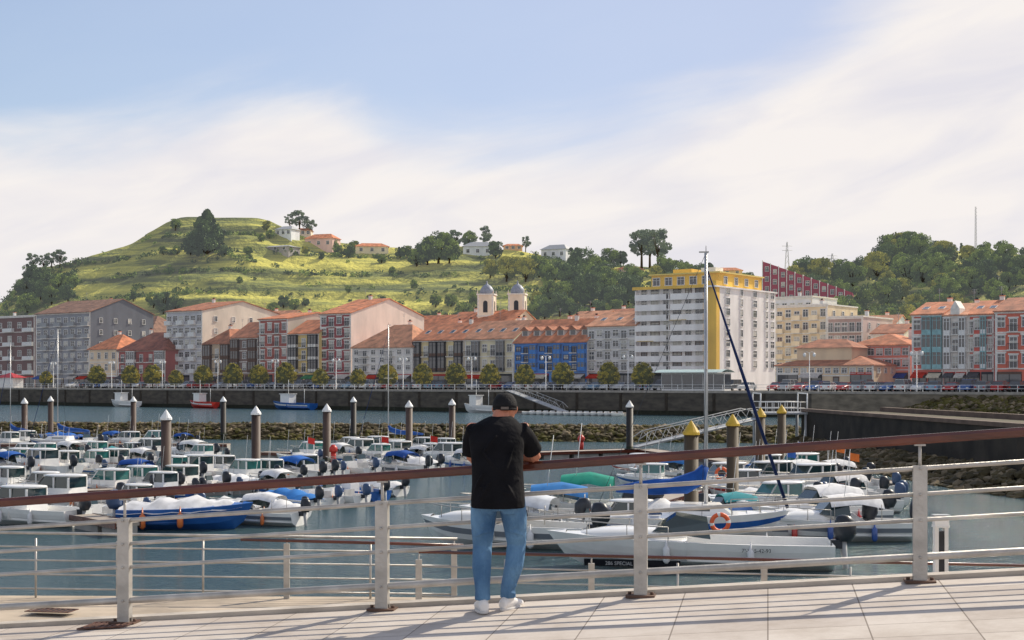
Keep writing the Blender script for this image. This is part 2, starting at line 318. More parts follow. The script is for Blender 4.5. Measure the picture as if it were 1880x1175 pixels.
for j in range(len(Yv)-1):
    for i in range(nx-1):
        k=j*nx+i
        if Yv[j+1]<foot(X[i])-8: continue
        fs.append((k,k+1,k+nx+1,k+nx))
mb=MB(); mb.add(vs,fs,gm,True); obj('hill',mb,kind='structure')
# town ground + quay
asph=M('asphalt',(.10,.10,.10),.9,.2,1,.1); pav=M('quay_paving',(.34,.31,.28),.85,.15,.6,.1)
A=Q(-260,0); B_=Vector((150,(209.5-.587*150)/.81,0))
def qz(p,z): return (p.x,p.y,z)
mb=MB(); mb.add([qz(A,QZ),qz(B_,QZ),(3500,B_.y,QZ),(3500,6000,QZ),(-3500,6000,QZ),(A.x-200,A.y+145,QZ)],[(0,1,2,3,4,5)],pav); obj('town_ground',mb,kind='structure')
mb=MB(); a=A+D_*9; c=B_+D_*9; mb.add([qz(a,QZ+.006),qz(c,QZ+.006),qz(c+D_*13,QZ+.006),qz(a+D_*13,QZ+.006)],[(0,1,2,3)],asph); obj('quay_road',mb,kind='structure')
qst=haze_glow(M('quay_masonry',(.03,.027,.022),.9,.5,.5,.6,c2=(.10,.088,.065),stretch=(1,1,2.5),detail=9),.012)
lst=haze_glow(M('pale_masonry',(.10,.085,.06),.9,.3,.5,.6,c2=(.26,.22,.16),stretch=(1,1,2.5),detail=9),.012)
LEN=(B_-A).length; sp_=(Q(1490,0)-A).length
r=obj('quay_wall',None,qz(A,0),QA,label='dark weathered stone quay wall above the river',cat='quay wall')
mb=MB(); mb.box(0,sp_,0,.6,-2,QZ-.35,qst); 
for k in range(0,int(sp_),9): mb.box(k,k+.5,-.12,0,-1,QZ-.4,M('timber_fender',(.05,.04,.03),.9,.3,2))
obj('wall',mb,parent=r); mb=MB(); mb.box(0,LEN,-.15,.7,QZ-.35,QZ+.03,M('coping_stone',(.36,.33,.29),.85,.2,1.5)); obj('coping',mb,parent=r)
mb=MB(); mb.box(sp_,LEN,-.02,.6,-2,QZ-.35,lst); obj('wall',mb,parent=r,label='paler masonry section of the quay wall')
mb=MB(); mb.box(0,sp_,-.35,-.0,-1,.75,M('tidal_weed',(.02,.022,.012),.8,.4,2)); obj('footing',mb,parent=r)
r=obj('quay_railing',None,qz(A,QZ+.03),QA,label='white metal railing along the far quay edge',cat='railing')
mb=MB(); mb.box(-.04,.04,.1,.18,0,1.0,white); pe=mb.mesh('post'); s0=(Q(10,0)-A).length
for k in range(96): obj('post',pe,(s0+k*2.8,0,0),parent=r)
for h in (.5,1.0): mb=MB(); mb.box(s0,s0+95*2.8,.12,.16,h-.025,h+.025,white); obj('rail',mb,parent=r)
# ------------------------------------------------------------------ buildings
trim=haze_glow(M('pale_trim',(.74,.71,.65),.7,.15,2,detail=8),.035); brownf=haze_glow(M('brown_timber',(.10,.05,.03),.6,.3,3),.02); bluep=haze_glow(M('blue_paint',(.02,.19,.55),.6,.2,1.5),.03)
tealp=haze_glow(M('teal_frames',(.22,.44,.46),.5,.2,2),.03)
WM={}
def winmesh(w,h,fr,curtain,style):
    k=(round(w,1),round(h,1),fr.name,curtain,style)
    if k in WM: return WM[k]
    w,h=k[0],k[1]; mb=MB(); t=.09
    mb.box(-w/2-t,-w/2,-.13,.0,-t,h+t,fr); mb.box(w/2,w/2+t,-.13,.0,-t,h+t,fr); mb.box(-w/2,w/2,-.13,.0,h,h+t,fr); mb.box(-w/2-t-.05,w/2+t+.05,-.2,-.131,-t,-.01,fr); mb.box(-w/2,w/2,-.13,0,-t,0,fr)
    mb.box(-w/2,w/2,-.03,-.005,0,h,glass); mb.box(-.03,.03,-.08,-.03,0,h,fr); mb.box(-w/2,-.03,-.07,-.03,h*.68,h*.68+.05,fr); mb.box(.03,w/2,-.07,-.03,h*.68,h*.68+.05,fr)
    if curtain==1: mb.box(-w/2,w/2,-.045,-.031,h*.5,h*.68,curt)
    if curtain==2: mb.box(-w/2,w/2,-.065,-.031,h*.2,h,curt)
    if style=='lintel': mb.box(-w/2-.25,w/2+.25,-.16,0,h+t+.003,h+t+.25,trim)
    WM[k]=mb.mesh('window'); return WM[k]
BM={}
def balc(w,d,solid,mat):
    k=(round(w,1),d,solid,mat.name)
    if k in BM: return BM[k]
    mb=MB(); mb.box(-w/2,w/2,-d,-.135,-.14,0,trim)
    if solid: mb.box(-w/2,w/2,-d,-d+.1,0.002,.95,mat); mb.box(-w/2,-w/2+.1,-d+.1,-.135,0.002,.95,mat); mb.box(w/2-.1,w/2,-d+.1,-.135,0.002,.95,mat)
    else:
        mb.box(-w/2,w/2,-d,-d+.05,.92,.98,mat); mb.box(-w/2,-w/2+.05,-d+.05,-.135,.92,.98,mat); mb.box(w/2-.05,w/2,-d+.05,-.135,.92,.98,mat)
        n=max(3,int(w/.28))
        for i in range(n+1): x=-w/2+.02+(w-.04)*i/n; mb.box(x-.02,x+.02,-d+.01,-d+.04,0,.92,mat)
    BM[k]=mb.mesh('balcony'); return BM[k]
def gallery(w,h,st,mat,sp):
    mb=MB(); d=.75; fh=h/st
    mb.box(-w/2+.06,w/2-.06,-d+.06,-.0,0.06,h-.06,glass)
    for s in range(st+1): z=s*fh; mb.box(-w/2,w/2,-d,0,max(0,z-.1),min(h,z+.1)if s else .12,mat)
    for s in range(st): z=s*fh; mb.box(-w/2+.02,w/2-.02,-d+.02,-.02,z+.1,z+.75,sp)
    n=max(2,int(w/.75))
    for i in range(n+1):
        x=-w/2+.04+(w-.08)*i/n; mb.box(x-.045,x+.045,-d-.02,-d+.06,.12,h-.1,mat)
    for y in (-d*.55,): 
        mb.box(-w/2-.02,-w/2+.06,y-.04,y+.04,.12,h-.1,mat); mb.box(w/2-.06,w/2+.02,y-.04,y+.04,.12,h-.1,mat)
    for s in range(st): mb.box(-w/2+.01,w/2-.01,-d-.01,-d+.06,s*fh+fh*.78,s*fh+fh*.78+.06,mat)
    mb.box(-w/2-.1,w/2+.1,-d-.1,0,h,h+.12,mat)
    return mb.mesh('glazed_gallery')
AW=[(.55,.06,.04),(.08,.14,.4),(.7,.62,.48),(.1,.28,.14),(.65,.6,.55),(.12,.12,.13)]
def facade(r,w,zs,cols,wsz,fr,pattern,xoff=0,rot=None,base=(0,0),gall=(white,trim),bal=('open',dark,1.1),lint=''):
    T=Matrix.Translation((base[0],base[1],0))@Matrix.Rotation(rot or 0,4,'Z')
    cw=w/cols
    def put(nm,me,x,z,color=None):
        p=T@Vector((x,0,z)); obj(nm,me,p,rot or 0,parent=r,color=color)
    for c in range(cols):
        ch=pattern[c%len(pattern)]; x=cw*(c+.5)
        if ch=='g':
            put('glazed_gallery',gallery(min(cw*.86,3.6),zs[-1]-zs[0],len(zs)-1,*gall),x,zs[0]-.02); continue
        if ch=='-': continue
        for s in range(len(zs)-1):
            z=zs[s]; fh=zs[s+1]-zs[s]
            tall = ch in 'bBd'
            put('window',winmesh(min(wsz[0],cw*.72),fh*.68 if tall else min(wsz[1],fh*.55),fr,random.choice((0,0,1,2)),lint),x,z+(.12 if tall else fh*.28))
            if ch=='b': put('balcony',balc(min(wsz[0]+.9,cw*.9),.7,bal[0]=='solid',bal[1]),x,z+.08)
            if ch=='B': put('balcony',balc(min(cw*.97,6),bal[2],bal[0]=='solid',bal[1]),x,z+.08)
def roofobj(parent,w,d,z,rh,kind,mat,ov=.5,chim=1):
    mb=MB(); t=.18; x0,x1,y0,y1=-ov*.5,w+ov*.5,-ov,d+ov
    if kind=='flat':
        mb.box(-.15,w+.15,-.15,d+.15,z+.002,z+.3,trim); mb.box(.2,w-.2,.2,d-.2,z+.3,z+.34,grey)
    elif kind=='gable':
        e=z-.05; vs=[(x0,y0,e),(x1,y0,e),(x1,y1,e),(x0,y1,e),(x0,d/2,z+rh),(x1,d/2,z+rh)]
        vs2=[(a,b,c+t) for a,b,c in vs]; V=vs+vs2
        mb.add(V,[(6,7,11,10),(8,9,10,11),(0,4,5,1),(2,5,4,3),(0,1,7,6),(2,3,9,8),(1,5,11,7),(5,2,8,11),(3,4,10,9),(4,0,6,10)],mat)
    elif kind=='hip':
        e=z-.02; i=min(w,d)*.42; yy=d/2 
        if w>=d: p,q=(i,yy),(w-i,yy)
        else: p,q=(w/2,i),(w/2,d-i)
        V=[(x0,y0,e),(x1,y0,e),(x1,y1,e),(x0,y1,e),(p[0],p[1],z+rh),(q[0],q[1],z+rh)]+[(x0,y0,e-t),(x1,y0,e-t),(x1,y1,e-t),(x0,y1,e-t)]
        f=[(0,1,5,4),(1,2,5),(2,3,4,5),(3,0,4)] if w>=d else [(0,1,4),(1,2,5,4),(2,3,5),(3,0,4,5)]
        mb.add(V,f+[(9,8,7,6),(6,7,1,0),(7,8,2,1),(8,9,3,2),(9,6,0,3)],mat)
    ro=obj('roof',mb,parent=parent)
    for k in range(chim):
        mb=MB(); h=rh+.7 if kind!='flat' else 1.6; mb.box(-.35,.35,-.3,.3,0,h,trim); mb.box(-.42,.42,-.37,.37,h,h+.12,roofmat()); mb.box(-.2,.2,-.15,.15,h+.12,h+.4,dark)
        obj('chimney',mb,(w*random.uniform(.2,.8),d*random.uniform(.45,.8),z+.1),parent=ro)
    if kind!='flat' and random.random()<.6:
        mb=MB(); mb.tube([(0,0,0),(0,0,2.4)],.035,grey,4); [mb.tube([(-.5+.1*q,0,2.3-.25*q),(.5-.1*q,0,2.3-.25*q)],.02,grey,4) for q in range(3)]
        obj('aerial',mb,(w*random.uniform(.2,.8),d/2,z+rh),parent=ro)
    return ro
sky_glass=M('skylight_glass',(.05,.07,.09),.1,.2,3,spec=.8)
def building(name,label,x0,x1,off,eave,ridge,st,cols,wc,pattern='w',roof='gable',depth=12,side=0,sidec=None,fr=white,wsz=(1.1,1.5),gall=(white,trim),bal=('open',dark,1.1),shop=True,rm=None,trimc=trim,chim=1,lint='',gfh=3.6,cat='building',bands=True,ground=QZ,sky_=0,gable_top=0):
    p0=Q(x0,off); p1=Q(x1,off); w=(p1-p0).length-.08; Ym=(p0.y+p1.y)/2
    z=HC+(700-eave)/F*p1.y-ground; rh=max(.8,HC+(700-ridge)/F*(Ym+depth*.4)-ground-z)
    r=obj(name,None,(p0.x,p0.y,ground),QA,label=label,cat=cat)
    wm_=wallmat(wc); sm_=wallmat(sidec) if sidec else wm_
    mb=MB()
    V=[(0,0,-.5),(w,0,-.5),(w,depth,-.5),(0,depth,-.5),(0,0,z),(w,0,z),(w,depth,z),(0,depth,z)]
    mb.add(V,[(0,1,5,4)],wm_); 
    if roof=='gable':
        V2=V+[(0,depth/2,z+rh),(w,depth/2,z+rh)]
        mb.add(V2,[(1,2,6,9,5),(2,3,7,6),(3,0,4,8,7)],sm_)
    else: mb.add(V,[(1,2,6,5),(2,3,7,6),(3,0,4,7),(4,5,6,7)],sm_)
    mb.box(-.03,w+.03,-.05,-.0,-.4,.7,M('stone_plinth',(.28,.26,.23),.9,.2,1))
    fh=(z-gfh-.35)/(st-1) if st>1 else z
    zs=[gfh+fh*i for i in range(st)]
    if bands:
        for i,zz in enumerate(zs[:-1]): mb.box(-.02,w+.02,-.08,-.0,zz-.15,zz+.05,trimc)
        for xx in(0,w-.35): mb.box(xx,xx+.35,-.055,0,.7,z-.3,trimc)
    mb.box(-.1,w+.1,-.22,-.0,z-.3,z-.05,trimc)
    if gable_top:
        c=w*.5; gw=w*.2; mb.add([(c-gw,-.25,z-.05),(c+gw,-.25,z-.05),(c+gw,-.25,z+1.2),(c,-.25,z+2.4),(c-gw,-.25,z+1.2),(c-gw,2.5,z-.05),(c+gw,2.5,z-.05),(c+gw,2.5,z+1.2),(c,2.5,z+2.4),(c-gw,2.5,z+1.2)],[(0,1,2,3,4),(1,6,7,2),(5,0,4,9),(2,7,8,3),(3,8,9,4)],trimc)
    obj('wall',mb,parent=r)
    ro=roofobj(r,w,depth,z,rh,roof,rm or roofmat(),chim=chim)
    for i in range(sky_):
        a_=math.atan2(rh,depth/2); mb=MB(); mb.box(-.5,.5,-.7,.7,.2,.32,trim); mb.box(-.42,.42,-.6,.6,.32,.34,sky_glass); obj('skylight',mb,(w*(i+.5)/sky_,depth*.22,z+rh*.44),parent=ro,rot=(a_,0,0))
    facade(r,w,zs,cols,wsz,fr,pattern,gall=gall,bal=bal,lint=lint)
    if side: facade(r,depth*.9,zs,side,(.9,1.2),fr,'w',rot=math.pi/2,base=(w,depth*.05))
    if shop:
        n=max(2,int(w/4.2)); cw=w/n
        for i in range(n):
            mb=MB(); a=cw*.82
            if i%3==2: 
                mb.box(-.55,.55,-.12,-.0,0,2.4,brownf); mb.box(-.4,.4,-.135,-.12,1.2,2.2,glass); obj('door',mb,(cw*(i+.5),0,.0),parent=r)
            else:
                mb.box(-a/2,a/2,-.1,0,.45,2.7,glass); mb.box(-a/2-.08,a/2+.08,-.16,0,2.7,3.1,random.choice((dark,brownf,trim,red))); mb.box(-.05,.05,-.14,-.1,.45,2.7,dark); mb.box(-a/2-.08,-a/2,-.14,0,.0,2.7,dark); mb.box(a/2,a/2+.08,-.14,0,0,2.7,dark)
                obj('shopfront',mb,(cw*(i+.5),0,0),parent=r)
                if random.random()<.5:
                    mb=MB(); V=[(-a/2,-.2,2.95),(a/2,-.2,2.95),(a/2,-1.6,2.35),(-a/2,-1.6,2.35),(a/2,-1.6,2.12),(-a/2,-1.6,2.12)]
                    mb.add(V,[(0,1,2,3),(3,2,4,5)],objc); obj('awning',mb,(cw*(i+.5),0,0),parent=r,color=random.choice(AW))
    return r,w,z,rh,ro
G=building
rb=roofmat('brown_tiles',(.28,.15,.10)); rdk=roofmat('weathered_red_tiles',(.46,.175,.09)); rpl=roofmat('pale_orange_tiles',(.62,.28,.15))
G('apartment_building','dark brick apartment building with white balcony bands',-60,64,32,580,572,5,7,(.11,.055,.05),'Bw','flat',14,0,bal=('solid',white,1.0),wsz=(1.6,1.5))
G('apartment_building','grey apartment block with rows of windows and low tiled roof',66,166,28,573,552,6,8,(.19,.20,.22),'wB','gable',21,4,sidec=(.09,.10,.12),bal=('solid',grey,.9),wsz=(1.6,1.4),rm=rb,fr=white)
G('house','low house with grey walls and brown tiled roof',205,278,52,612,580,3,4,(.24,.23,.22),'w','hip',16,0,rm=rb,shop=False)
G('house','low cream house with orange tiled roof',163,216,22,640,614,3,4,(.56,.44,.30),'w','hip',11,0)
G('house','dark red house with glazed gallery and brown roof',217,304,21,642,610,3,5,(.24,.04,.03),'bgb','hip',13,2,rm=roofmat('dark_red_tiles',(.28,.09,.055)))
G('apartment_building','grey white apartment block with cream gable side',306,372,25,570,555,6,6,(.36,.36,.38),'Bw','gable',26,4,sidec=(.54,.47,.38),bal=('solid',white,.9),wsz=(1.5,1.4),rm=rdk)
G('house','beige house with dark glazed galleries and orange roof',374,424,22,630,604,3,3,(.42,.32,.21),'gb','hip',12,0,gall=(brownf,brownf),rm=rdk)
G('house','brown house with dark timber galleries',425,474,22,620,592,4,3,(.14,.085,.065),'gwg','gable',12,0,gall=(brownf,brownf),bal=('open',dark,.8),rm=rdk)
G('house','red brown house with white framed windows',476,529,22,585,575,5,4,(.28,.055,.035),'bw','gable',20,2,sidec=(.40,.34,.28),lint='lintel')
G('house','cream yellow house with orange roof and balconies',531,586,20,612,588,4,3,(.56,.41,.14),'gb','gable',12,1,gall=(dark,trim))
G('apartment_building','dark red house with white windows and pale gable side',588,645,21,575,550,6,4,(.25,.025,.03),'wb','gable',25,0,sidec=(.60,.49,.42),lint='lintel',wsz=(1.3,1.6),gall=(white,white))
G('house','white house with hipped orange roof and wide balconies',647,758,19,636,596,4,7,(.52,.50,.48),'wBw','hip',14,2,bal=('open',dark,1.0),rm=rpl)
G('house','ochre yellow house with orange roof behind the front row',728,812,75,604,580,3,5,(.56,.37,.09),'w','gable',12,2,shop=False,sidec=(.56,.44,.17))
G('terraced_house','long cream terraced building with dark glazed galleries',760,852,20,624,594,3,6,(.54,.44,.22),'gbg','gable',13,0,gall=(dark,brownf),chim=2,sky_=4)
G('terraced_house','cream and grey terraced building with glazed galleries',853,944,20.05,622,590,3,6,(.52,.47,.32),'bgw','gable',13.05,0,gall=(grey,dark),chim=2,sky_=4,rm=rpl)
r,w_,z_,rh_,ro=G('blue_building','bright blue painted building with dormers in the orange roof',945,1078,18,628,587,4,9,(.015,.17,.47),'wbg','gable',14,2,sidec=(.4,.4,.4),fr=M('blue_frame',(.01,.08,.3),.5,.2,2),gall=(bluep,bluep),trimc=bluep,chim=3)
dm=MB(); dm.box(-.8,.8,0,2.6,0,1.3,wallmat((.5,.45,.4))); dm.box(-.55,.55,-.03,0,.2,1.1,glass); dm.add([(-1.1,-.4,1.2),(1.1,-.4,1.2),(0,-.4,2.0),(-1.1,4,1.2),(1.1,4,1.2),(0,4,2.0)],[(0,2,5,3),(1,4,5,2),(0,1,2),(0,3,4,1)],rdk); dm=dm.mesh('dormer')
for i in range(6): obj('dormer',dm,(w_*(i+.5)/6,1.6,z_+rh_*.28),parent=ro)
G('house','grey white house with orange roof and small balconies',1079,1169,19,598,573,5,6,(.46,.45,.45),'bw','gable',14,0,wsz=(1.2,1.5),bal=('open',grey,.8),sky_=3,rm=rpl)
yel=wallmat((.62,.38,.045)); wht=wallmat((.62,.60,.58))
p0=Q(1171,20); p1=Q(1317,20); w_=(p1-p0).length; z_=HC+(700-527)/F*p1.y-QZ; dd=24
T=obj('apartment_tower',None,(p0.x,p0.y,QZ),QA,label='tall white apartment block with yellow top floor and long balconies',cat='apartment block')
mb=MB(); mb.box(0,w_,0,dd,-.5,z_,wht); mb.box(w_-2.0,w_+.06,-.5,.8,3.6,z_+1.2,yel); mb.box(-.04,w_-2.45,-.1,0,3.3,3.6,trim); obj('wall',mb,parent=T)
mb=MB(); mb.box(-.3,w_+.3,-1.4,dd+.3,z_+.002,z_+.28,wht); mb.box(-.33,w_-2.05,-1.5,-1.4,z_-.05,z_+.5,yel); mb.box(1.5,w_-1,2.5,dd-4,z_+.28,z_+2.8,yel); mb.box(1.1,w_-.6,2,dd-3.6,z_+2.8,z_+3.05,haze_glow(M('yellow_roof_edge',(.75,.58,.16),.7,.1,2),.03)); obj('roof',mb,parent=T)
mb=MB(); mb.box(3,7,8,12,0,1.2,yel); obj('lift_housing',mb,(0,0,z_+3.06),parent=T); mb=MB(); mb.box(w_-6,w_-3,5,8,0,1.0,wht); obj('chimney',mb,(0,0,z_+3.06),parent=T)
for i in range(5):
    obj('window',winmesh(1.4,1.4,white,0,''),(2.6+i*2.6,2.5,z_+.9),parent=T)
for i in range(4): obj('window',winmesh(1.2,1.3,white,0,''),(w_-1,5+i*4.2,z_+.9),math.pi/2,parent=T)
ns=8; fh=(z_-3.4)/ns; bw=w_-2.4
for s in range(ns):
    mb=MB(); mb.box(0,bw,-1.3,-.0,-.16,0,wht); mb.box(0,bw*.47,-1.3,-1.2,0.002,.95,wht); mb.box(bw*.53,bw,-1.3,-1.2,0.002,.95,wht)
    mb.box(bw*.47,bw*.53,-1.28,-1.22,.9,.95,grey)
    for q in (0,bw/2-.06,bw-.12): mb.box(q,q+.12,-1.2,-.0,0.002,1.0 if q else fh-.2,wht)
    obj('balcony',mb,(.1,0,3.4+s*fh),parent=T)
    for i in range(6):
        obj('window',winmesh(1.7 if i%2 else 1.1,1.8,random.choice((white,white,brownf)),random.choice((0,0,1,2)),''),(1.4+i*(bw-1.6)/5.4,0,3.4+s*fh+.25),parent=T)
    if s in(7,2,4):
        mb=MB(); mb.add([(0,-.1,2.3),(3.6,-.1,2.3),(3.6,-1.6,1.75),(0,-1.6,1.75)],[(0,1,2,3)],objc); obj('awning',mb,(bw*.5+.3 if s!=2 else .6,0,3.4+s*fh),parent=T,color=(.6,.42,.1))
    for i,yy in enumerate((4,9.5,15,20,22.5)):
        obj('window',winmesh(1.0 if i%2 else 1.5,1.2,white,random.choice((0,1,2)),''),(w_,yy,3.4+s*fh+.8),math.pi/2,parent=T)
for i in range(3):
    mb=MB(); mb.box(-2.2,2.2,-.1,0,.4,2.6,glass); mb.box(-2.3,2.3,-.14,0,2.6,3.1,dark); obj('shopfront',mb,(3+i*5,0,0),parent=T)
G('apartment_building','cream apartment building above the lower roofs',1424,1520,70,560,552,6,6,(.56,.45,.29),'Bw','flat',16,3,shop=False,bal=('solid',wallmat((.6,.5,.34)),.9))
G('apartment_building','pale grey apartment building with flat roof',1405,1492,95,545,538,6,6,(.54,.54,.56),'w','flat',14,2,shop=False)
G('apartment_building','brown and pink apartment building with open balconies',1518,1585,62,582,576,5,5,(.32,.22,.19),'B','flat',16,3,shop=False,bal=('open',grey,.9),sidec=(.46,.36,.32))
r,w_,z_,rh_,ro=G('market_hall','low cream building with brown base and two tier hipped roof',1425,1605,16,669,652,2,12,(.54,.42,.27),'w','hip',13,4,shop=True,gfh=2.6,wsz=(.9,1.1),chim=0,rm=rdk)
mb=MB(); mb.box(2.5,12.5,3,10,0,3,wallmat((.54,.42,.27))); 
V=[(1.9,2.4,2.95),(13.1,2.4,2.95),(13.1,10.6,2.95),(1.9,10.6,2.95),(5,6.5,4.5),(10,6.5,4.5)]; mb.add(V,[(0,1,5,4),(1,2,5),(2,3,4,5),(3,0,4),(3,2,1,0)],rdk); obj('roof_turret',mb,(0,0,z_),parent=r)
G('house','salmon red house with orange tiled roof',1560,1672,26,632,613,3,7,(.54,.14,.085),'w','hip',13,0)
G('ornate_building','red building with teal glazed galleries and orange roof',1674,1733,17,577,556,4,3,(.46,.06,.03),'wgg','gable',14.8,0,gall=(tealp,tealp),lint='lintel',wsz=(1.1,1.9),chim=1,bal=('open',white,.8),sky_=2)
G('ornate_building','white fronted building with arched gable and tall windows',1733.5,1776,16.6,579,558,4,3,(.60,.56,.52),'gbg','gable',15,0,gall=(white,white),lint='lintel',wsz=(1.1,1.9),chim=1,bal=('open',white,.8),rm=rpl,gable_top=1)
G('ornate_building','red building with white balconies and glazed gallery',1776.5,1826,17,577,553,4,4,(.50,.055,.03),'bwgb','gable',14.8,0,gall=(tealp,white),lint='lintel',wsz=(1.1,1.9),chim=1,bal=('open',white,.8),sky_=2)
G('brick_building','red brick building with white window surrounds',1827,1990,15.5,568,546,4,7,(.46,.075,.03),'wbw','gable',15,0,lint='lintel',chim=1,rm=rdk,gable_top=0)
for (a,b_,o,ev,rg,c) in ((430,520,48,588,572,(.56,.46,.32)),(820,940,60,592,572,(.6,.44,.32)),(1040,1100,45,588,572,(.45,.2,.14)),(1100,1160,55,585,568,(.56,.5,.44)),(1560,1640,90,600,580,(.56,.56,.56)),(640,700,55,596,578,(.44,.32,.26)),(1600,1660,60,612,596,(.6,.56,.44)),(1330,1400,110,560,548,(.56,.52,.46))):
    G('house','plastered house with tiled roof behind the waterfront row',a,b_,o,ev,rg,3,4,c,'w','gable',11,2,shop=False,rm=random.choice((rdk,rpl,None)))
T=obj('stepped_apartment_block',None,(0,0,0),label='dark red and white stepped apartment block on the slope',cat='apartment block')
P0=Vector(((1400-940)/F*400,400,0)); T.location=(P0.x,P0.y,4.1); T.rotation_euler=(0,0,-.25)
dr=wallmat((.26,.03,.06)); drs=M('maroon_roof',(.34,.08,.09),.8,.2,1)
for i in range(11):
    mb=MB(); h=HC+(700-(480+i*5.6))/F*400-4.1; x=i*2.25; h2=h-.75
    V=[(x,-i*.3,-4),(x+2.2,-i*.3,-4),(x+2.2,12,-4),(x,12,-4),(x,-i*.3,h),(x+2.2,-i*.3,h2),(x+2.2,12,h2),(x,12,h)]; mb.add(V,[(0,1,5,4),(1,2,6,5),(2,3,7,6),(3,0,4,7)],dr); mb.add([(a,b_,c+.0) for a,b_,c in V[4:]],[(0,1,2,3)],drs)
    mb.add([(x-.1,-i*.3-.45,-3),(x+.1,-i*.3-.45,-3),(x+.1,-i*.3-.45,h+.25),(x-.1,-i*.3-.45,h+.3),(x-.1,11,-3),(x+.1,11,-3),(x+.1,11,h+.25),(x-.1,11,h+.3)],[(0,1,2,3),(1,5,6,2),(4,0,3,7),(3,2,6,7)],white)
    obj('stair_section',mb,parent=T)
    for s in range(5): obj('window',winmesh(.9,1.3,white,random.choice((0,1,2)),''),(x+1.2,-i*.3,h-2.8-s*2.8),parent=T)
# church
pc=Q(922,66); T=obj('church',None,(pc.x,pc.y,QZ),QA+.45,label='pale stone church with twin domed bell towers',cat='church')
st_=wallmat((.62,.53,.41)); dome=haze_glow(M('grey_dome_tiles',(.20,.23,.29),.5,.25,3),.05)
sY=pc.y/F
zt=HC+(700-542)*sY-QZ; zn=HC+(700-590)*sY-QZ
mb=MB(); mb.box(-7,7,2,24,-.5,zn,wallmat((.60,.46,.36))); obj('nave',mb,parent=T)
mb=MB(); mb.add([(-7.5,1.5,zn),(7.5,1.5,zn),(0,1.5,zn+3),(-7.5,24.5,zn),(7.5,24.5,zn),(0,24.5,zn+3)],[(0,2,5,3),(1,4,5,2),(0,1,2),(3,5,4),(0,3,4,1)],rpl); obj('roof',mb,parent=T)
mb=MB(); mb.box(-1.9,1.9,-1.9,1.9,0,zt,st_); mb.box(-2.15,2.15,-2.15,2.15,zt,zt+.3,trim); mb.box(-2.1,2.1,-2.1,2.1,zt-5.2,zt-4.9,trim)
for k in range(4):
    Tm=Matrix.Rotation(k*math.pi/2,4,'Z')
    arc=[(-.55,-1.93,zt-4.2),(.55,-1.93,zt-4.2)]+[(.55*math.cos(t),-1.93,zt-1.9+.55*math.sin(t)) for t in np.linspace(0,math.pi,7)]
    mb.add(arc,[tuple(range(len(arc)))],dark,T=Tm)
    for sx in (-1.85,1.55): mb.box(sx,sx+.3,-1.98,-1.9,zt-4.9,zt-.02,trim,T=Tm)
for (sx,sy) in ((-1.9,-1.9),(1.9,-1.9),(1.9,1.9),(-1.9,1.9)): mb.tube([(sx,sy,zt+.3),(sx,sy,zt+1.2)],[.2,.03],st_,6)
tw=mb.mesh('bell_tower'); mb=MB(); mb.rings([(0,0,.3,1.75,1.75),(0,0,.9,1.75,1.75),(0,0,1.4,1.6,1.6),(0,0,1.9,1.3,1.3),(0,0,2.35,.85,.85),(0,0,2.6,.35,.35),(0,0,2.9,.2,.2),(0,0,3.3,.16,.16),(0,0,3.5,.02,.02)],dome,12); mb.box(-.03,.03,-.03,.03,3.4,4.3,dark); mb.box(-.25,.25,-.03,.03,3.9,3.96,dark); dmz=mb.mesh('dome')
for sx in (-3.75,3.75):
    t=obj('bell_tower',tw,(sx,0,0),parent=T); obj('dome',dmz,(0,0,zt),parent=t)
for (px,py,wpx,hpx,c,lab) in ((520,436,34,18,(.6,.62,.66),'white house with grey roof on the hilltop'),(585,456,56,24,(.6,.40,.34),'pink house with orange roof on the hill'),(556,436,30,14,(.55,.46,.38),'small hillside house with tiled roof'),(683,468,60,19,(.6,.52,.36),'long cream house on the hillside'),(505,462,60,11,(.3,.28,.27),'low hillside farmhouse with dark walls'),(877,472,54,24,(.6,.62,.66),'white house among hillside trees'),(942,460,34,12,(.6,.36,.2),'small house with orange roof on the ridge'),(1016,476,50,24,(.6,.6,.62),'white hillside house with dark roof'),(1112,504,36,12,(.55,.33,.22),'hillside house with orange roof'),(1152,504,44,14,(.6,.44,.33),'hillside house with broad orange roof'),(1335,502,55,16,(.6,.42,.2),'ochre house on the slope behind the block'),(1245,517,40,12,(.55,.33,.22),'tiled house on the slope'),(1815,520,40,16,(.6,.6,.58),'white house among trees on the slope')):
    h=hillhit(px,py); s=h.y/F; w_=wpx*s; hh=hpx*s
    T=obj('hillside_house',None,h,random.uniform(-.5,.2),label=lab,cat='house')
    mb=MB(); d_=max(6,w_*.6); mb.box(-w_/2,w_/2,0,d_,-5,hh*.72,wallmat(c)); obj('wall',mb,parent=T)
    mb=MB(); z0=hh*.72; V=[(-w_/2-.5,-.5,z0),(w_/2+.5,-.5,z0),(w_/2+.5,d_+.5,z0),(-w_/2-.5,d_+.5,z0),(-w_/2+w_*.2,d_/2,z0+hh*.4),(w_/2-w_*.2,d_/2,z0+hh*.4)]; mb.add(V,[(0,1,5,4),(1,2,5),(2,3,4,5),(3,0,4),(3,2,1,0)],roofmat() if c[0]-c[2]>.05 else grey); obj('roof',mb,parent=T)
    for i in range(3): obj('window',winmesh(1.1,min(1.3,hh*.4),white,0,''),(-w_/2+w_*(i+.5)/3,0,hh*.25),parent=T)
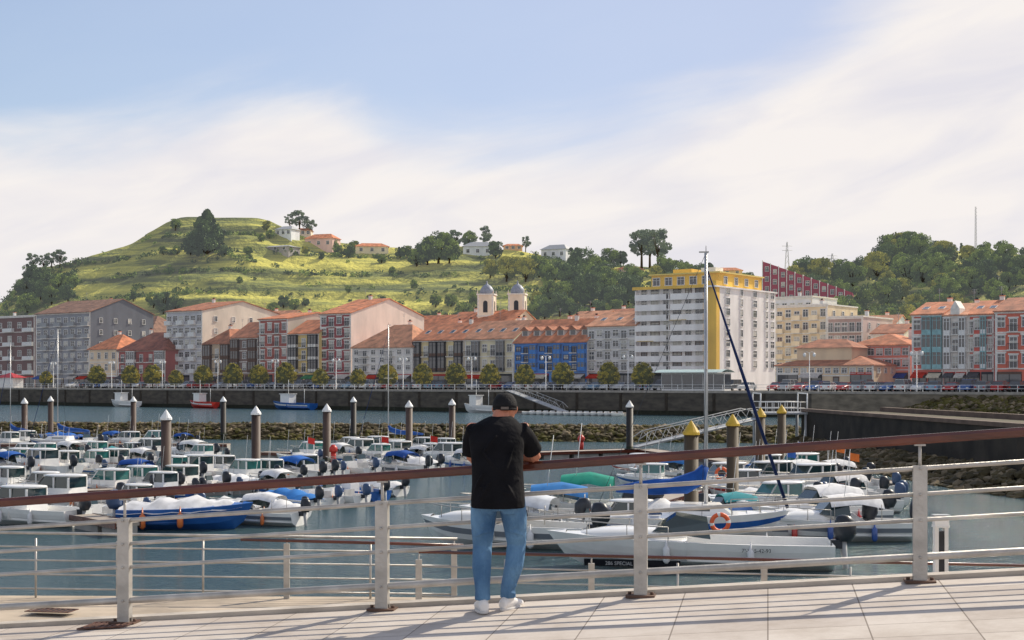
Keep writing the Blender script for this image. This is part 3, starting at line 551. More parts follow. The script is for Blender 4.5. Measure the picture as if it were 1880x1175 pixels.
# ------------------------------------------------------------------ vegetation
def leafmat(name,a,b_,hz_=.07):
    m=M(name,a,.8,0,.35,c2=b_,spec=.25,detail=3); haze_glow(m,hz_,(.74,.80,.84)); return m
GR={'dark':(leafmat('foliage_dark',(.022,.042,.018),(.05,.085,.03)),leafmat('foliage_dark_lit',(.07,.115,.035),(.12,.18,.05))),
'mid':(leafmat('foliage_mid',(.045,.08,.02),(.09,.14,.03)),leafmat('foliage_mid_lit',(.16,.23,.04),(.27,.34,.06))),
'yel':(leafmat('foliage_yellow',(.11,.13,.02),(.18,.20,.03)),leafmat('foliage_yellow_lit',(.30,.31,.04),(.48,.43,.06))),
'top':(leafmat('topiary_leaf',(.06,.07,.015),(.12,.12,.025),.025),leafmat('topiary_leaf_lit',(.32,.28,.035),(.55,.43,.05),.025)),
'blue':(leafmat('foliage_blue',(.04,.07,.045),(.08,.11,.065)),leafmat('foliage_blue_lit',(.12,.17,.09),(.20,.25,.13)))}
bark=M('bark',(.09,.065,.045),.95,.3,4,.5)
def leaves(mb,c,rad,n,size,mat):
    u=RS.normal(size=(n,3)); u/=np.linalg.norm(u,axis=1)[:,None]; r=rad*RS.uniform(.35,1,(n,1))**.6; P=np.array(c)+u*r*np.array([1,1,.8])
    A=RS.normal(size=(n,3))+u*.3; A/=np.linalg.norm(A,axis=1)[:,None]; Bv=np.cross(A,RS.normal(size=(n,3))); Bv/=np.linalg.norm(Bv,axis=1)[:,None]
    s=size*RS.uniform(.6,1.3,(n,1)); V=np.stack([P-A*s,P-Bv*s*.6,P+A*s,P+Bv*s*.6],1).reshape(-1,3)
    mb.add([tuple(x) for x in V.tolist()],[(4*i,4*i+1,4*i+2,4*i+3) for i in range(n)],mat)
def tree(kind,pal,h=10,w=8,K=26,n=90,size=.42,trunkh=.3,seed=0):
    random.seed(seed); a,b_=GR[pal]; cr=MB(); tr=MB(); cl=[]
    for i in range(K):
        t=(i+random.random())/K if kind=='cone' else random.random()
        if kind=='cone':
            z=h*(.10+.86*t); rr=w/2*(1-t)**.75*.9+.15; ang=random.uniform(0,6.28); q=random.uniform(.35,1)*rr; c=(q*math.cos(ang),q*math.sin(ang),z); rad=max(.6,w*.15*(1.2-t))
        else:
            ang=random.uniform(0,6.28); ph=random.uniform(-.9,1); q=random.uniform(.45,1)*(w/2*.8)*math.sqrt(max(0,1-ph*ph*.9)); hh=h*(1-trunkh)/2
            c=(q*math.cos(ang),q*math.sin(ang),h*trunkh+hh+ph*hh*.82); rad=random.uniform(.09,.19)*w*(.8 if kind=='airy' else 1)
        cl.append((c,rad))
    for c,rad in cl:
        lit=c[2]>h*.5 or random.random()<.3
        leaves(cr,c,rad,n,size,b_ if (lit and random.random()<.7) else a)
    tr.tube([(0,0,-1),(0,0,h*trunkh),(.1,.1,h*.62)],[w*.045,w*.033,w*.012],bark,8)
    for c,rad in cl[:9]:
        z=h*trunkh*random.uniform(.7,1.3); tr.tube([(0,0,z),(c[0]*.5,c[1]*.5,(z+c[2])/2+.3),c],[w*.018,w*.011,w*.004],bark,5)
    return [('trunk',tr.mesh('trunk'),(0,0,0)),('crown',cr.mesh('crown'),(0,0,0))]
TP={'d1':tree('round','dark',10,10,34,110,.42,.1,1),'d2':tree('round','dark',10,11,38,105,.42,.1,2),'m1':tree('round','mid',10,10,34,110,.42,.1,3),'m2':tree('round','mid',10,12,38,110,.42,.1,4),
'y1':tree('round','yel',10,10,34,110,.42,.12,5),'a1':tree('airy','blue',12,10,28,70,.38,.3,6),'a2':tree('airy','blue',12,9,24,65,.38,.3,8),'c1':tree('cone','dark',14,15.5,110,130,.48,.03,9),'c2':tree('cone','dark',12,5,40,70,.4,.1,10)}
LB={'d':('dark green broadleaf tree on the hillside','tree'),'m':('rounded green tree on the hillside','tree'),'y':('yellow green tree on the hillside','tree'),'a':('tall airy tree with open crown on the ridge','tree'),'c':('dark conifer standing on the grassy hill','conifer tree')}
random.seed(3)
def htree(k,px,py,hpx):
    p=hillhit(px,py); base=14 if k=='c1' else (12 if k[0] in 'ac' else 10); s=hpx*p.y/F/base
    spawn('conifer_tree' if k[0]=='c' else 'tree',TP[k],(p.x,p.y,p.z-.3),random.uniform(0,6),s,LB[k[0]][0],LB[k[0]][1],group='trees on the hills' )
for t in (('c1',380,468,84),('m1',350,470,22),('d2',412,470,20),('m1',325,470,18),('m2',300,468,16),('a1',550,430,46),('a2',532,428,32),('a1',570,434,34),('m2',322,424,20),('a1',60,504,36),('a2',80,502,36),('a1',110,498,38),('a1',95,500,34),('d1',55,520,34),('d2',80,530,40),('m1',108,540,38),('d1',48,550,42),('d2',75,556,36),('m2',95,560,34),('d2',125,555,34),('m1',135,530,26),('m2',50,575,38),('d1',300,578,44),('m1',282,570,30),('d2',322,572,30),('d2',640,474,26),('m1',620,470,24),('d1',735,476,24),('m2',748,474,22),
  ('m2',805,486,56),('d2',785,486,46),('m1',825,484,48),('a1',835,466,46),('a2',890,464,48),('m1',862,456,32),('d1',910,478,34),('a2',965,464,32),('m2',765,490,34),('y1',930,520,48),('y1',965,518,46),('y1',900,512,36),('m2',990,510,40),('m1',1008,524,42),('m2',1120,488,32),('d1',1140,484,30),('y1',945,504,34),
  ('d1',1055,492,38),('d2',1070,514,56),('m1',1095,512,46),('d1',1048,539,60),('d2',1085,564,66),('m2',1112,554,56),('d1',1132,577,58),('d2',1152,564,60),('m1',1162,530,44),('m2',1038,567,48),('d1',1028,587,46),('a1',1178,494,76),('a2',1208,496,78),('a1',1193,492,72),('m1',1220,512,44),('m2',1242,516,38),('m1',1262,512,32),('d1',1300,512,30),('d2',1285,516,32),('m2',1370,534,34),('d1',1100,587,40),('m1',1010,557,40),('m2',990,577,36),
  ('m1',870,564,30),('y1',985,564,30),('m2',850,592,36),('m2',828,567,24),('d1',880,594,34),('y1',905,587,28),('d2',1000,594,36),('m1',985,590,34),('m1',495,440,18),('y1',490,432,20),('m1',612,462,22),('m2',650,462,18),('y1',560,468,18),('m1',530,471,18),('m1',480,444,16),('m2',800,562,22),('d1',520,572,26),('m1',540,574,22),('m2',500,577,22),('m2',700,484,18),('m1',720,504,16),('m1',640,542,14),('d2',560,562,16),('d2',700,560,20),('m1',760,530,18),('d1',245,560,18),('m1',440,520,14),('m2',455,468,16),('d1',590,480,16)): htree(*t)
random.seed(11)
for i in range(105):
    px=random.uniform(1455,1900); rg=float(np.interp(px,[p[0] for p in RP],[p[1] for p in RP])); py=random.uniform(rg+8,612)
    k=random.choice(('d1','d2','m1','m2','m2','y1','m1','y1')); htree(k,px,py,random.uniform(28,56))
for t in (('m2',1640,488,56),('d1',1660,483,54),('m1',1690,478,50),('m2',1672,475,48),('d2',1625,498,50),('a1',1715,485,44),('c2',1765,477,32),('d1',1850,506,38),('m2',1880,516,44),('m1',1830,500,34),('d2',1580,511,34),('m1',1605,507,40),('d1',1745,481,30),('m2',1540,511,26),('m1',1500,515,26)): htree(*t)
for i in range(50):
    px=random.uniform(1010,1330); py=random.uniform(512,587); htree(random.choice(('d1','d2','m1','m2','y1')),px,py,random.uniform(24,44))
mb=MB(); random.seed(5); cnt=0
while cnt<3800:
    X_=random.uniform(-198,150); Y_=random.uniform(foot(X_)+2,556)
    if Y_<280: continue
    z_=hz(X_,Y_); q=((z_+2.2*mnoise.noise(Vector((X_*.015,Y_*.01,2))))%8.5)
    n_=mnoise.noise(Vector((X_*.02,Y_*.03,7)))+.5*mnoise.noise(Vector((X_*.08,Y_*.09,1)))
    pr=.012+(.95 if q<.8 and n_>-.3 else 0)+(.5 if n_>.40 else 0)
    if X_>0: pr+=.12
    if X_<-165: pr+=.3
    if random.random()>pr: continue
    if X_<-80 and X_>-155 and z_>62: continue
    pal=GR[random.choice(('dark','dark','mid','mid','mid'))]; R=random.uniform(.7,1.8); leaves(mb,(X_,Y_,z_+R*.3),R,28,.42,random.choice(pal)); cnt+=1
obj('hillside_shrubs',mb,kind='stuff',label='scattered green shrubs and hedges covering the hillside',cat='shrubs')
def topiary(seed):
    random.seed(seed); tr=MB(); tr.tube([(0,0,0),(0,0,1.3)],[.14,.11],bark,8); tr.tube([(0,0,1.2),(.3,.1,2)],[.08,.03],bark,5); tr.tube([(0,0,1.2),(-.3,-.1,2)],[.08,.03],bark,5)
    cr=MB(); cr.rings([(0,0,1.05,.5,.5),(0,0,1.5,1.25,1.25),(0,0,2.4,1.5,1.5),(0,0,3.3,1.15,1.15),(0,0,4.1,.45,.45)],GR['top'][0],12)
    for i in range(150):
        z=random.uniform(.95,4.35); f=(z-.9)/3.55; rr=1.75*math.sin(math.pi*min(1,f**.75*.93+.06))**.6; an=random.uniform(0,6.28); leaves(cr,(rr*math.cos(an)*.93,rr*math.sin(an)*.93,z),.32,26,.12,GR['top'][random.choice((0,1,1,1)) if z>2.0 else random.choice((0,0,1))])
    return [('trunk',tr.mesh('trunk'),(0,0,0)),('crown',cr.mesh('crown'),(0,0,0))]
TOP=[topiary(1),topiary(2),topiary(3)]; random.seed(4)
for px in (85,178,240,280,323,373,427,475,525,588,657,711,776,837,900,963,1033,1117,1180):
    p=Q(px,4); s=random.uniform(1.06,1.18)*(.8 if px in(85,323,588,657) else 1)*(.97 if px>800 else 1.05)
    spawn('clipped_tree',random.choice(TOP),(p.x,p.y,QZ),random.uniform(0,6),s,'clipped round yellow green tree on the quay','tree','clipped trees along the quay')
# ------------------------------------------------------------------ lamps
mb=MB(); mb.tube([(0,0,0),(0,0,.6),(0,0,.62),(0,0,5.6)],[.14,.14,.07,.05],white,8); lp=mb.mesh('pole')
mb=MB(); mb.tube([(-.75,0,5.5),(-.4,0,5.75),(0,0,5.45),(.4,0,5.75),(.75,0,5.5)],.03,white,6); ar=mb.mesh('arm')
mb=MB(); mb.rings([(0,0,-.45,.1,.1),(0,0,-.3,.2,.2),(0,0,0,.24,.24),(0,0,.1,.12,.12),(0,0,.2,.03,.03)],gel,10); lh=mb.mesh('lamp_shade')
LP=[('pole',lp,(0,0,0)),('arm',ar,(0,0,0)),('lamp_shade',lh,(-.75,0,5.4)),('lamp_shade',lh,(.75,0,5.4))]
for px in (98,205,298,400,505,617,740,866,1002,1153,1486,1683): 
    p=Q(px,1.5); spawn('street_lamp',LP,(p.x,p.y,QZ),QA,1.1,'white double headed street lamp on the quay','street lamp','street lamps along the quay')
# ------------------------------------------------------------------ cars
def car(h,L_,van=False):
    bd=MB(); W=1.75/2
    if van: prof=[(-L_/2,.35),(-L_/2,1.0),(-L_/2+.1,1.05),(L_/2-.9,1.05),(L_/2-.05,.85),(L_/2,.35)]
    else: prof=[(-L_/2,.32),(-L_/2-.02,.75),(-L_/2+.15,.95),(-L_/2+.9,.98),(L_/2-1.2,.93),(L_/2-.15,.75),(L_/2,.5),(L_/2-.03,.32)]
    n=len(prof); vs=[]
    for y,k in ((-W,.0),(-W+.06,.04),(W-.06,.04),(W,.0)):
        for x,z in prof: vs.append((x*(1 if abs(y)<W-.01 else .985),y,z+k*(z>.6)))
    fs=[]
    for j in range(3):
        for i in range(n): i2=(i+1)%n; fs.append((j*n+i,j*n+i2,(j+1)*n+i2,(j+1)*n+i))
    fs+= [tuple(range(n-1,-1,-1)),tuple(3*n+i for i in range(n))]; bd.add(vs,fs,objm)
    a,b_=(-L_/2+.15,L_/2-.95) if van else (-L_/2+.35,L_/2-1.15); i0,i1=(.1,.7) if van else (.45,.75)
    z0=.96; gl=MB(); gl.frus(a,b_,-W+.05,W-.05,z0,h-.05,i0,i1,.15,glass)
    bd.box(a+i0,b_-i1,-W+.2,W-.2,h-.05,h,objm)
    for f in (.0,.5,1.0):
        xb=a+.05+(b_-a-.1)*f; xt=a+i0+(b_-a-i0-i1)*f
        for sy in(-1,1): bd.add([(xb-.04,sy*(W-.04),z0),(xb+.04,sy*(W-.04),z0),(xt+.04,sy*(W-.19),h-.04),(xt-.04,sy*(W-.19),h-.04)],[(0,1,2,3) if sy<0 else (3,2,1,0)],objm)
    wh=MB(); wh.rings([(0,-.1,0,.31,.31),(0,.1,0,.31,.31)],black,12,False,'y'); wh.rings([(0,-.11,0,.18,.18),(0,.11,0,.18,.18)],grey,8,False,'y'); wh=wh.mesh('wheel')
    ll=MB(); ll.box(-.02,.02,-.16,.16,-.08,.08,M('lamp_glass',(.7,.7,.65),.1,.1,3)); ll=ll.mesh('headlight'); tl=MB(); tl.box(-.02,.02,-.14,.14,-.1,.1,red); tl=tl.mesh('tail_light')
    P=[('body',bd.mesh('car_body'),(0,0,0)),('window',gl.mesh('car_windows'),(0,0,0))]+[('wheel',wh,(sx*L_*.31,sy*.8,.31)) for sx in(-1,1) for sy in(-1,1)]
    P+=[('headlight',ll,(L_/2-.02,sy*.6,.62)) for sy in(-1,1)]+[('tail_light',tl,(-L_/2-.02,sy*.62,.72)) for sy in(-1,1)]
    return P
CARS=[car(1.45,4.2),car(1.5,3.8),car(1.65,4.3),car(1.9,4.6,True)]
CC=[((.8,.8,.8),'white'),((.8,.8,.8),'white'),((.5,.51,.53),'silver'),((.03,.03,.035),'black'),((.12,.13,.15),'dark grey'),((.5,.03,.03),'red'),((.04,.12,.38),'blue'),((.75,.75,.76),'white'),((.3,.32,.36),'grey'),((.25,.4,.55),'light blue')]
random.seed(21); x=(Q(75,0)-A).length
def putcar(p,rz):
    c,n_=random.choice(CC); k=random.choice((0,0,1,1,2,3)); spawn('parked_car' if k<3 else 'parked_van',CARS[k],(p.x,p.y,QZ+.01),rz,None,n_+' '+('car' if k<3 else 'van')+' parked on the quay',('car' if k<3 else 'van'),'cars parked along the quay',{'body':c})
while x<(Q(1420,0)-A).length:
    if random.random()<.88: putcar(A+R_*x+D_*9.5,QA+math.pi/2*random.choice((1,-1))+random.uniform(-.04,.04))
    x+=2.75
x=(Q(1425,0)-A).length
while x<(Q(1930,0)-A).length:
    if random.random()<.95: putcar(A+R_*x+D_*4.0,QA+math.pi/2*random.choice((1,-1))+random.uniform(-.05,.05))
    if random.random()<.8: putcar(A+R_*(x+.6)+D_*12,QA+math.pi/2+random.uniform(-.05,.05))
    x+=2.45
# ------------------------------------------------------------------ kiosk / shelter
p=Q(1215,4); T=obj('waterfront_shelter',None,(p.x,p.y,QZ),QA,label='glass walled shelter with pale teal canopy on the quay',cat='shelter')
mb=MB(); teal=M('pale_teal_sheet',(.48,.62,.62),.4,.1,2)
V=[]; n=8
for i in range(n+1):
    t=i/n; y=-2+5*t; z=3.1+.5*math.sin(t*math.pi); V+=[(-.5,y,z),(12.5,y,z)]
mb.add(V,[(2*i,2*i+1,2*i+3,2*i+2) for i in range(n)],teal,True); obj('canopy',mb,parent=T)
mb=MB(); mb.box(0,12,0,2.4,.3,2.8,glass); [mb.box(i*2-.05,i*2+.05,-.06,0,0,3.1,white) for i in range(7)]; mb.box(0,12,-.05,2.4,0,.3,white); mb.box(0,12,-.05,2.4,2.8,3.0,white); obj('glass_wall',mb,parent=T)
p=Q(20,6); T=obj('market_stall',None,(p.x,p.y,QZ),QA,label='red awning stall with white walls on the quay',cat='stall'); mb=MB(); mb.box(-3,3,-1.5,1.5,0,2.4,white); obj('counter',mb,parent=T); mb=MB(); mb.add([(-4,-2,2.5),(4,-2,2.5),(4,2,2.5),(-4,2,2.5),(0,0,3.8)],[(0,1,4),(1,2,4),(2,3,4),(3,0,4),(3,2,1,0)],red); obj('awning',mb,parent=T)
p=hillhit(1791,472); T=obj('radio_mast',None,p,label='tall lattice radio mast on the wooded hill',cat='radio mast'); mb=MB(); H=92*p.y/F
for (a,b_) in ((-.35,-.3),(.35,-.3),(0,.4)): mb.tube([(a,b_,0),(a*.4,b_*.4,H)],.07,grey,5)
for k in range(int(H/1.2)): z=k*1.2; mb.tube([(-.35,-.3,z),(.3,-.28,z+.6)],.03,grey,4); mb.tube([(.35,-.3,z+.6),(0,.3,z+1.2)],.03,grey,4)
obj('lattice',mb,parent=T)
for (px,py,h) in ((1445,502,62),(1528,502,36)):
    p=hillhit(px,py); T=obj('power_pylon',None,p,label='grey lattice power pylon on the skyline',cat='pylon'); mb=MB(); H=h*p.y/F
    for a in(-1,1):
        for b_ in(-1,1): mb.tube([(a,b_,-1),(a*.15,b_*.15,H)],.07,grey,4)
    for k in range(6): z=H*k/6; q=1-.85*k/6; mb.tube([(-q,-q,z),(q*.86,-q*.86,z+H/6)],.04,grey,4); mb.tube([(q,-q,z),(-q*.86,-q*.86,z+H/6)],.04,grey,4)
    for z in (.75,.88): mb.tube([(-2,0,H*z),(2,0,H*z)],.06,grey,4)
    obj('lattice',mb,parent=T)
# ------------------------------------------------------------------ rocks
bm=bmesh.new(); bmesh.ops.create_icosphere(bm,subdivisions=1,radius=1); IV=np.array([v.co[:] for v in bm.verts]); IF=[tuple(v.index for v in f.verts) for f in bm.faces]; bm.free()
rockA=M('algae_rock',(.035,.028,.014),.9,.4,.5,.5,c2=(.13,.10,.045),detail=6); rockB=M('pale_rock',(.08,.06,.035),.9,.4,.5,.5,c2=(.30,.23,.14),detail=6); rockC=M('weedy_rock',(.035,.033,.008),.9,.4,.5,.5,c2=(.13,.11,.02),detail=6)
def rocks(mb,pts,smin,smax,mats):
    for p in pts:
        s=random.uniform(smin,smax); V=IV*(1+RS.uniform(-.28,.28,(len(IV),1)))*np.array([random.uniform(.8,1.4),random.uniform(.7,1.1),random.uniform(.5,.8)])*s
        a=random.uniform(0,6.28); c,sn=math.cos(a),math.sin(a); V=np.stack([V[:,0]*c-V[:,1]*sn,V[:,0]*sn+V[:,1]*c,V[:,2]],1)+np.array(p)
        mb.add([tuple(v) for v in V.tolist()],IF,random.choice(mats))
BX0,BX1=-75.,27.
def by(X): return 146-.11*(X+50)-.0006*max(0,X+50)**2
mb=MB(); n=40; V=[];FS=[]
prof=[(-5.5,-1),(-3,.5),(-1.2,1.3),(1.2,1.3),(5,-1)]
for i in range(n+1):
    X_=BX0+(BX1-BX0)*i/n
    for (dy,z) in prof: V.append((X_,by(X_)+dy,z+mnoise.noise(Vector((X_*.3,dy,0)))*.2))
for i in range(n):
    for k in range(4): a=i*5+k; FS.append((a,a+5,a+6,a+1))
mb.add(V,FS,rockA); obj('breakwater_bank',mb,kind='structure')
mb=MB(); random.seed(9); P=[]
for i in range(5200):
    X_=random.uniform(BX0,BX1); t=random.random(); dy=-5.2+t*5.6; z=np.interp(dy,[p[0] for p in prof],[p[1] for p in prof]); P.append((X_,by(X_)+dy,z+.05))
lo=[p for p in P if p[2]<.45]; hi_=[p for p in P if p[2]>=.45]
rocks(mb,lo,.14,.38,[rockA,rockC,rockC]); rocks(mb,hi_,.14,.40,[rockA,rockB,rockA,rockC]); obj('breakwater_rocks',mb,kind='stuff',label='weedy boulders piled along the low breakwater',cat='rocks')
E=[(24.,118.),(25.2,100.),(27.,76.),(33.,50.),(41.,50.),(34.5,78.),(32.5,100.),(31.,118.)]
jc=M('dark_jetty_wall',(.018,.016,.013),.9,.4,.6,.5,c2=(.055,.045,.035),detail=8); JZ=3.2
mb=MB(); n=len(E); V=[(x,y,JZ) for x,y in E]+[(x,y,-1) for x,y in E]
mb.add(V,[tuple(range(n))],M('jetty_top',(.07,.055,.035),.9,.3,.3,.2,c2=(.13,.11,.06))); 
for i in range(n): j=(i+1)%n; mb.add([V[i],V[i+n],V[j+n],V[j]],[(0,1,2,3)],jc)
obj('jetty',mb,kind='structure')
jcp=M('jetty_coping',(.15,.105,.08),.85,.25,1)
for (idx,hh) in (((0,1,2,3),.25),((7,6,5,4),.35)):
    mb=MB()
    for i in range(3):
        (x0,y0),(x1,y1)=E[idx[i]],E[idx[i+1]]; s=1 if idx[0]==0 else -1; a0,a1=(-.1,.5) if s>0 else (-.5,.1)
        z=JZ+.003; mb.add([(x0+a0,y0,z),(x1+a0,y1,z),(x1+a1,y1,z),(x0+a1,y0,z),(x0+a0,y0,z+hh),(x1+a0,y1,z+hh),(x1+a1,y1,z+hh),(x0+a1,y0,z+hh)],[(4,5,6,7),(0,1,5,4),(2,3,7,6),(1,2,6,5),(3,0,4,7)],jcp)
    obj('jetty_parapet',mb,label='low concrete parapet along the jetty edge' if hh<.3 else 'taller concrete parapet on the outer jetty edge',cat='parapet')
mb=MB(); P=[]
for i in range(1900):
    t=random.random()*3; k=min(2,int(t)); f=t-k; x0,y0=E[k]; x1,y1=E[k+1]; q=random.random(); wd=3.6; P.append((x0+(x1-x0)*f-q*wd,y0+(y1-y0)*f-q*2.0,1.15*(1-q)-.1))
rocks(mb,P,.16,.42,[rockB,rockA,rockA]); obj('jetty_rocks',mb,kind='stuff',label='brown boulders at the foot of the jetty',cat='rocks')
mb=MB(); P=[]
for i in range(1100):
    px=random.uniform(1640,1930); q=random.random(); p=Q(px,-q*6); P.append((p.x,p.y,3.2*(1-q)*min(1,(px-1600)/140)+.1))
rocks(mb,P,.35,.7,[rockB,rockC,rockA,rockC]); obj('quay_slope_rocks',mb,kind='stuff',label='weedy boulders sloping below the quay',cat='rocks')
# ------------------------------------------------------------------ piles
weed=M('weed_stain',(.02,.025,.012),.8,.4,3)
def pile(pale,cap):
    mb=MB(); mb.tube([(0,0,-2),(0,0,.5),(0,0,.5),(0,0,3.75)],[.27,.27,.265,.265],pale,14)
    lo=MB(); lo.tube([(0,0,-2),(0,0,.75)],[.275,.272],weed,14)
    cp=MB(); cp.rings([(0,0,3.72,.31,.31),(0,0,3.82,.31,.31),(0,0,4.25,.02,.02)],cap,14,False)
    cl=MB(); cl.torus((0,0,.55),.36,.05,black,16,6,'xy')
    return [('shaft',mb.mesh('shaft'),(0,0,0)),('tide_stain',lo.mesh('tide_stain'),(0,0,0)),('cap',cp.mesh('cap'),(0,0,0)),('guide_collar',cl.mesh('guide_collar'),(0,0,0))]
stl=M('pile_steel',(.045,.028,.022),.6,.4,1.2,.2,c2=(.125,.085,.07),stretch=(1,1,.3),detail=8); drk=M('dark_pile',(.03,.026,.025),.6,.3,.8,.2,stretch=(1,1,.3)); ycap=M('yellow_cap',(.62,.40,.045),.5,.15,3)
PW=pile(stl,white); PD=pile(drk,white); PY=pile(M('weathered_pile',(.045,.034,.022),.7,.4,.8,.3,c2=(.13,.095,.06),stretch=(1,1,.4),detail=8),ycap)
for px,top,k in ((45,730,0),(93,727,0),(245,727.5,0),(305,752,0),(410,727.5,1),(470,745,0),(600,741,0),(649,728,1),(751,735,0),(830,732,0),(1156,735,1),(1269,772,2),(1345,760,2),(1396,748,2),(1435,743,2)):
    Y=1.45*F/(top-700); spawn('mooring_pile',(PW,PD,PY)[k],((px-940)/F*Y,Y,0),random.uniform(0,6),None,('brown steel mooring pile with white conical cap','dark mooring pile with white conical cap','weathered mooring pile with yellow conical cap')[k],'mooring pile','mooring piles in the marina')
# ------------------------------------------------------------------ pontoons
deck=M('pontoon_deck',(.36,.31,.26),.8,.25,1.5,.2,stretch=(6,1,1)); flo=M('pontoon_float',(.32,.31,.29),.8,.2,1)
def pontoon(p,q,wd,lab='grey floating pontoon with wooden edge boards'):
    p=Vector(p);q=Vector(q); d=q-p; Ln=d.length; T=obj('pontoon',None,p,math.atan2(d.y,d.x),label=lab,cat='pontoon')
    mb=MB(); mb.box(0,Ln,-wd/2,wd/2,.38,.5,deck); obj('deck',mb,parent=T); mb=MB(); mb.box(0,Ln,-wd/2-.06,-wd/2,.3,.52,wood); mb.box(0,Ln,wd/2,wd/2+.06,.3,.52,wood); obj('edge_board',mb,parent=T)
    mb=MB(); x=.2
    while x<Ln-1: mb.box(x,min(Ln,x+2.2),-wd/2+.08,wd/2-.08,-.2,.38,flo); x+=2.6
    obj('float',mb,parent=T)
pontoon(wat(-80,930),wat(560,900),1.4); pontoon(wat(-80,868),wat(560,858),1.5); pontoon(wat(480,842),wat(870,850),1.6); pontoon(wat(870,846),wat(1180,836),1.8)
pontoon(wat(150,968),wat(235,985),.9); pontoon(wat(1180,836),wat(1640,905),1.6); pontoon(wat(1120,965),wat(1330,900),1.2); pontoon(wat(-80,826),wat(420,826),1.6)
pontoon(Q(950,-8),Q(1150,-8),2.2,'small floating pontoon below the quay')
# ------------------------------------------------------------------ boats
def hullmesh(L_,B,H,hm,stripe,open_=True,floor=None,band=(.62,.8)):
    n=14; mb=MB()
    lv=[0,.45,band[0],band[1],1.0]
    S_=[]
    for i in range(n+1):
        t=i/n; b=B/2*(.9+.1*min(1,t/.3))*(1-max(0,(t-.42)/.58)**2.3); sh=H*(.86+.26*t*t); kz=-.25+(.25+H*.3)*max(0,(t-.75)/.25)**2
        row=[]
        for f in lv:
            z=kz+(sh-kz)*f; wf={0:.0,.45:.80,band[0]:.9,band[1]:.96,1.0:1.0}[f]
            x=-L_/2+L_*t*(.93+.07*f)
            row.append((x,b*wf*(1 if t<1 else .0),z))
        S_.append((row,b,sh,t))
    for sgn in (-1,1):
        V=[(x,sgn*y,z) for (row,_,_,_) in S_ for (x,y,z) in row]; m=len(lv)
        for k in range(m-1):
            fs=[]
            for i in range(n):
                f=(i*m+k,(i+1)*m+k,(i+1)*m+k+1,i*m+k+1); fs.append(f if sgn<0 else f[::-1])
            mb.add(V,fs,stripe if k==2 else hm,True)
        tr=[(x,sgn*y,z) for (x,y,z) in S_[0][0]]+[(S_[0][0][0][0],0,S_[0][0][-1][2])]
        mb.add(tr,[tuple(range(len(tr)))],hm)
    dk=MB(); k0=int(n*.52) if open_ else 0; g=.14
    def P(i,y,dz=0): row,b,sh,t=S_[i]; return (row[-1][0],y,sh+dz)
    for i in range(n):
        b0=S_[i][1];b1=S_[i+1][1]
        if i>=k0: dk.add([P(i,-b0),P(i+1,-b1),P(i+1,0,.07*(1-i/n)),P(i,0,.07)],[(0,1,2,3)],hm,True); dk.add([P(i,b0),P(i+1,b1),P(i+1,0,.07*(1-i/n)),P(i,0,.07)],[(3,2,1,0)],hm,True)
        else:
            for s in(-1,1):
                V=[P(i,s*b0),P(i+1,s*b1),P(i+1,s*(b1-g)),P(i,s*(b0-g)),P(i+1,s*(b1-g),-H*.6),P(i,s*(b0-g),-H*.6)]; dk.add(V,[(0,1,2,3),(3,2,4,5)],hm)
            dk.add([P(i,-b0+g,-H*.6),P(i+1,-b1+g,-H*.6),P(i+1,b1-g,-H*.6),P(i,b0-g,-H*.6)],[(0,1,2,3)],floor or grey)
    if open_: b=S_[k0][1]; dk.add([P(k0,-b),P(k0,b),P(k0,b,-H*.6),P(k0,-b,-H*.6)],[(0,1,2,3)],hm)
    return mb,dk,S_
def outboard(s=1.,c=None):
    c=c or dark; mb=MB(); mb.rings([(-.25*s,0,.42*s,.18*s,.13*s),(-.28*s,0,.6*s,.26*s,.17*s),(-.28*s,0,.85*s,.25*s,.17*s),(-.24*s,0,1.0*s,.16*s,.11*s),(-.24*s,0,1.03*s,.05*s,.04*s)],c,10); mb.tube([(-.22*s,0,.45*s),(-.28*s,0,-.15*s),(-.3*s,0,-.35*s)],[.09*s,.07*s,.05*s],grey,6); mb.box(-.2*s,.05*s,-.1*s,.1*s,.25*s,.45*s,dark)
    mb.box(-.45*s,-.3*s,-.02*s,.02*s,-.4*s,-.3*s,grey); return mb.mesh('outboard_motor')
OB=outboard(1.2); OBw=outboard(1.1,M('blue_cowl',(.05,.09,.18),.35,.1,3))
fen=MB(); fen.rings([(0,0,-.3,.05,.05),(0,0,-.22,.11,.11),(0,0,.15,.11,.11),(0,0,.22,.04,.04),(0,0,.45,.01,.01)],objm,8); fen=fen.mesh('fender')
def bowrail(S_,n0=8):
    mb=MB(); P1=[];P2=[]
    for i in range(n0,len(S_)): row,b,sh,t=S_[i]; P1.append((row[-1][0]-.05,max(0,b-.08),sh+.42)); P2.append((row[-1][0]-.05,-max(0,b-.08),sh+.42))
    mb.tube(P1+P2[::-1][1:],.018,steel,5)
    for i in range(n0,len(S_)-1,2):
        row,b,sh,t=S_[i]
        for s in(-1,1): mb.tube([(row[-1][0]-.05,s*(b-.08),sh),(row[-1][0]-.05,s*(b-.08),sh+.42)],.014,steel,4)
    return mb.mesh('bow_rail')
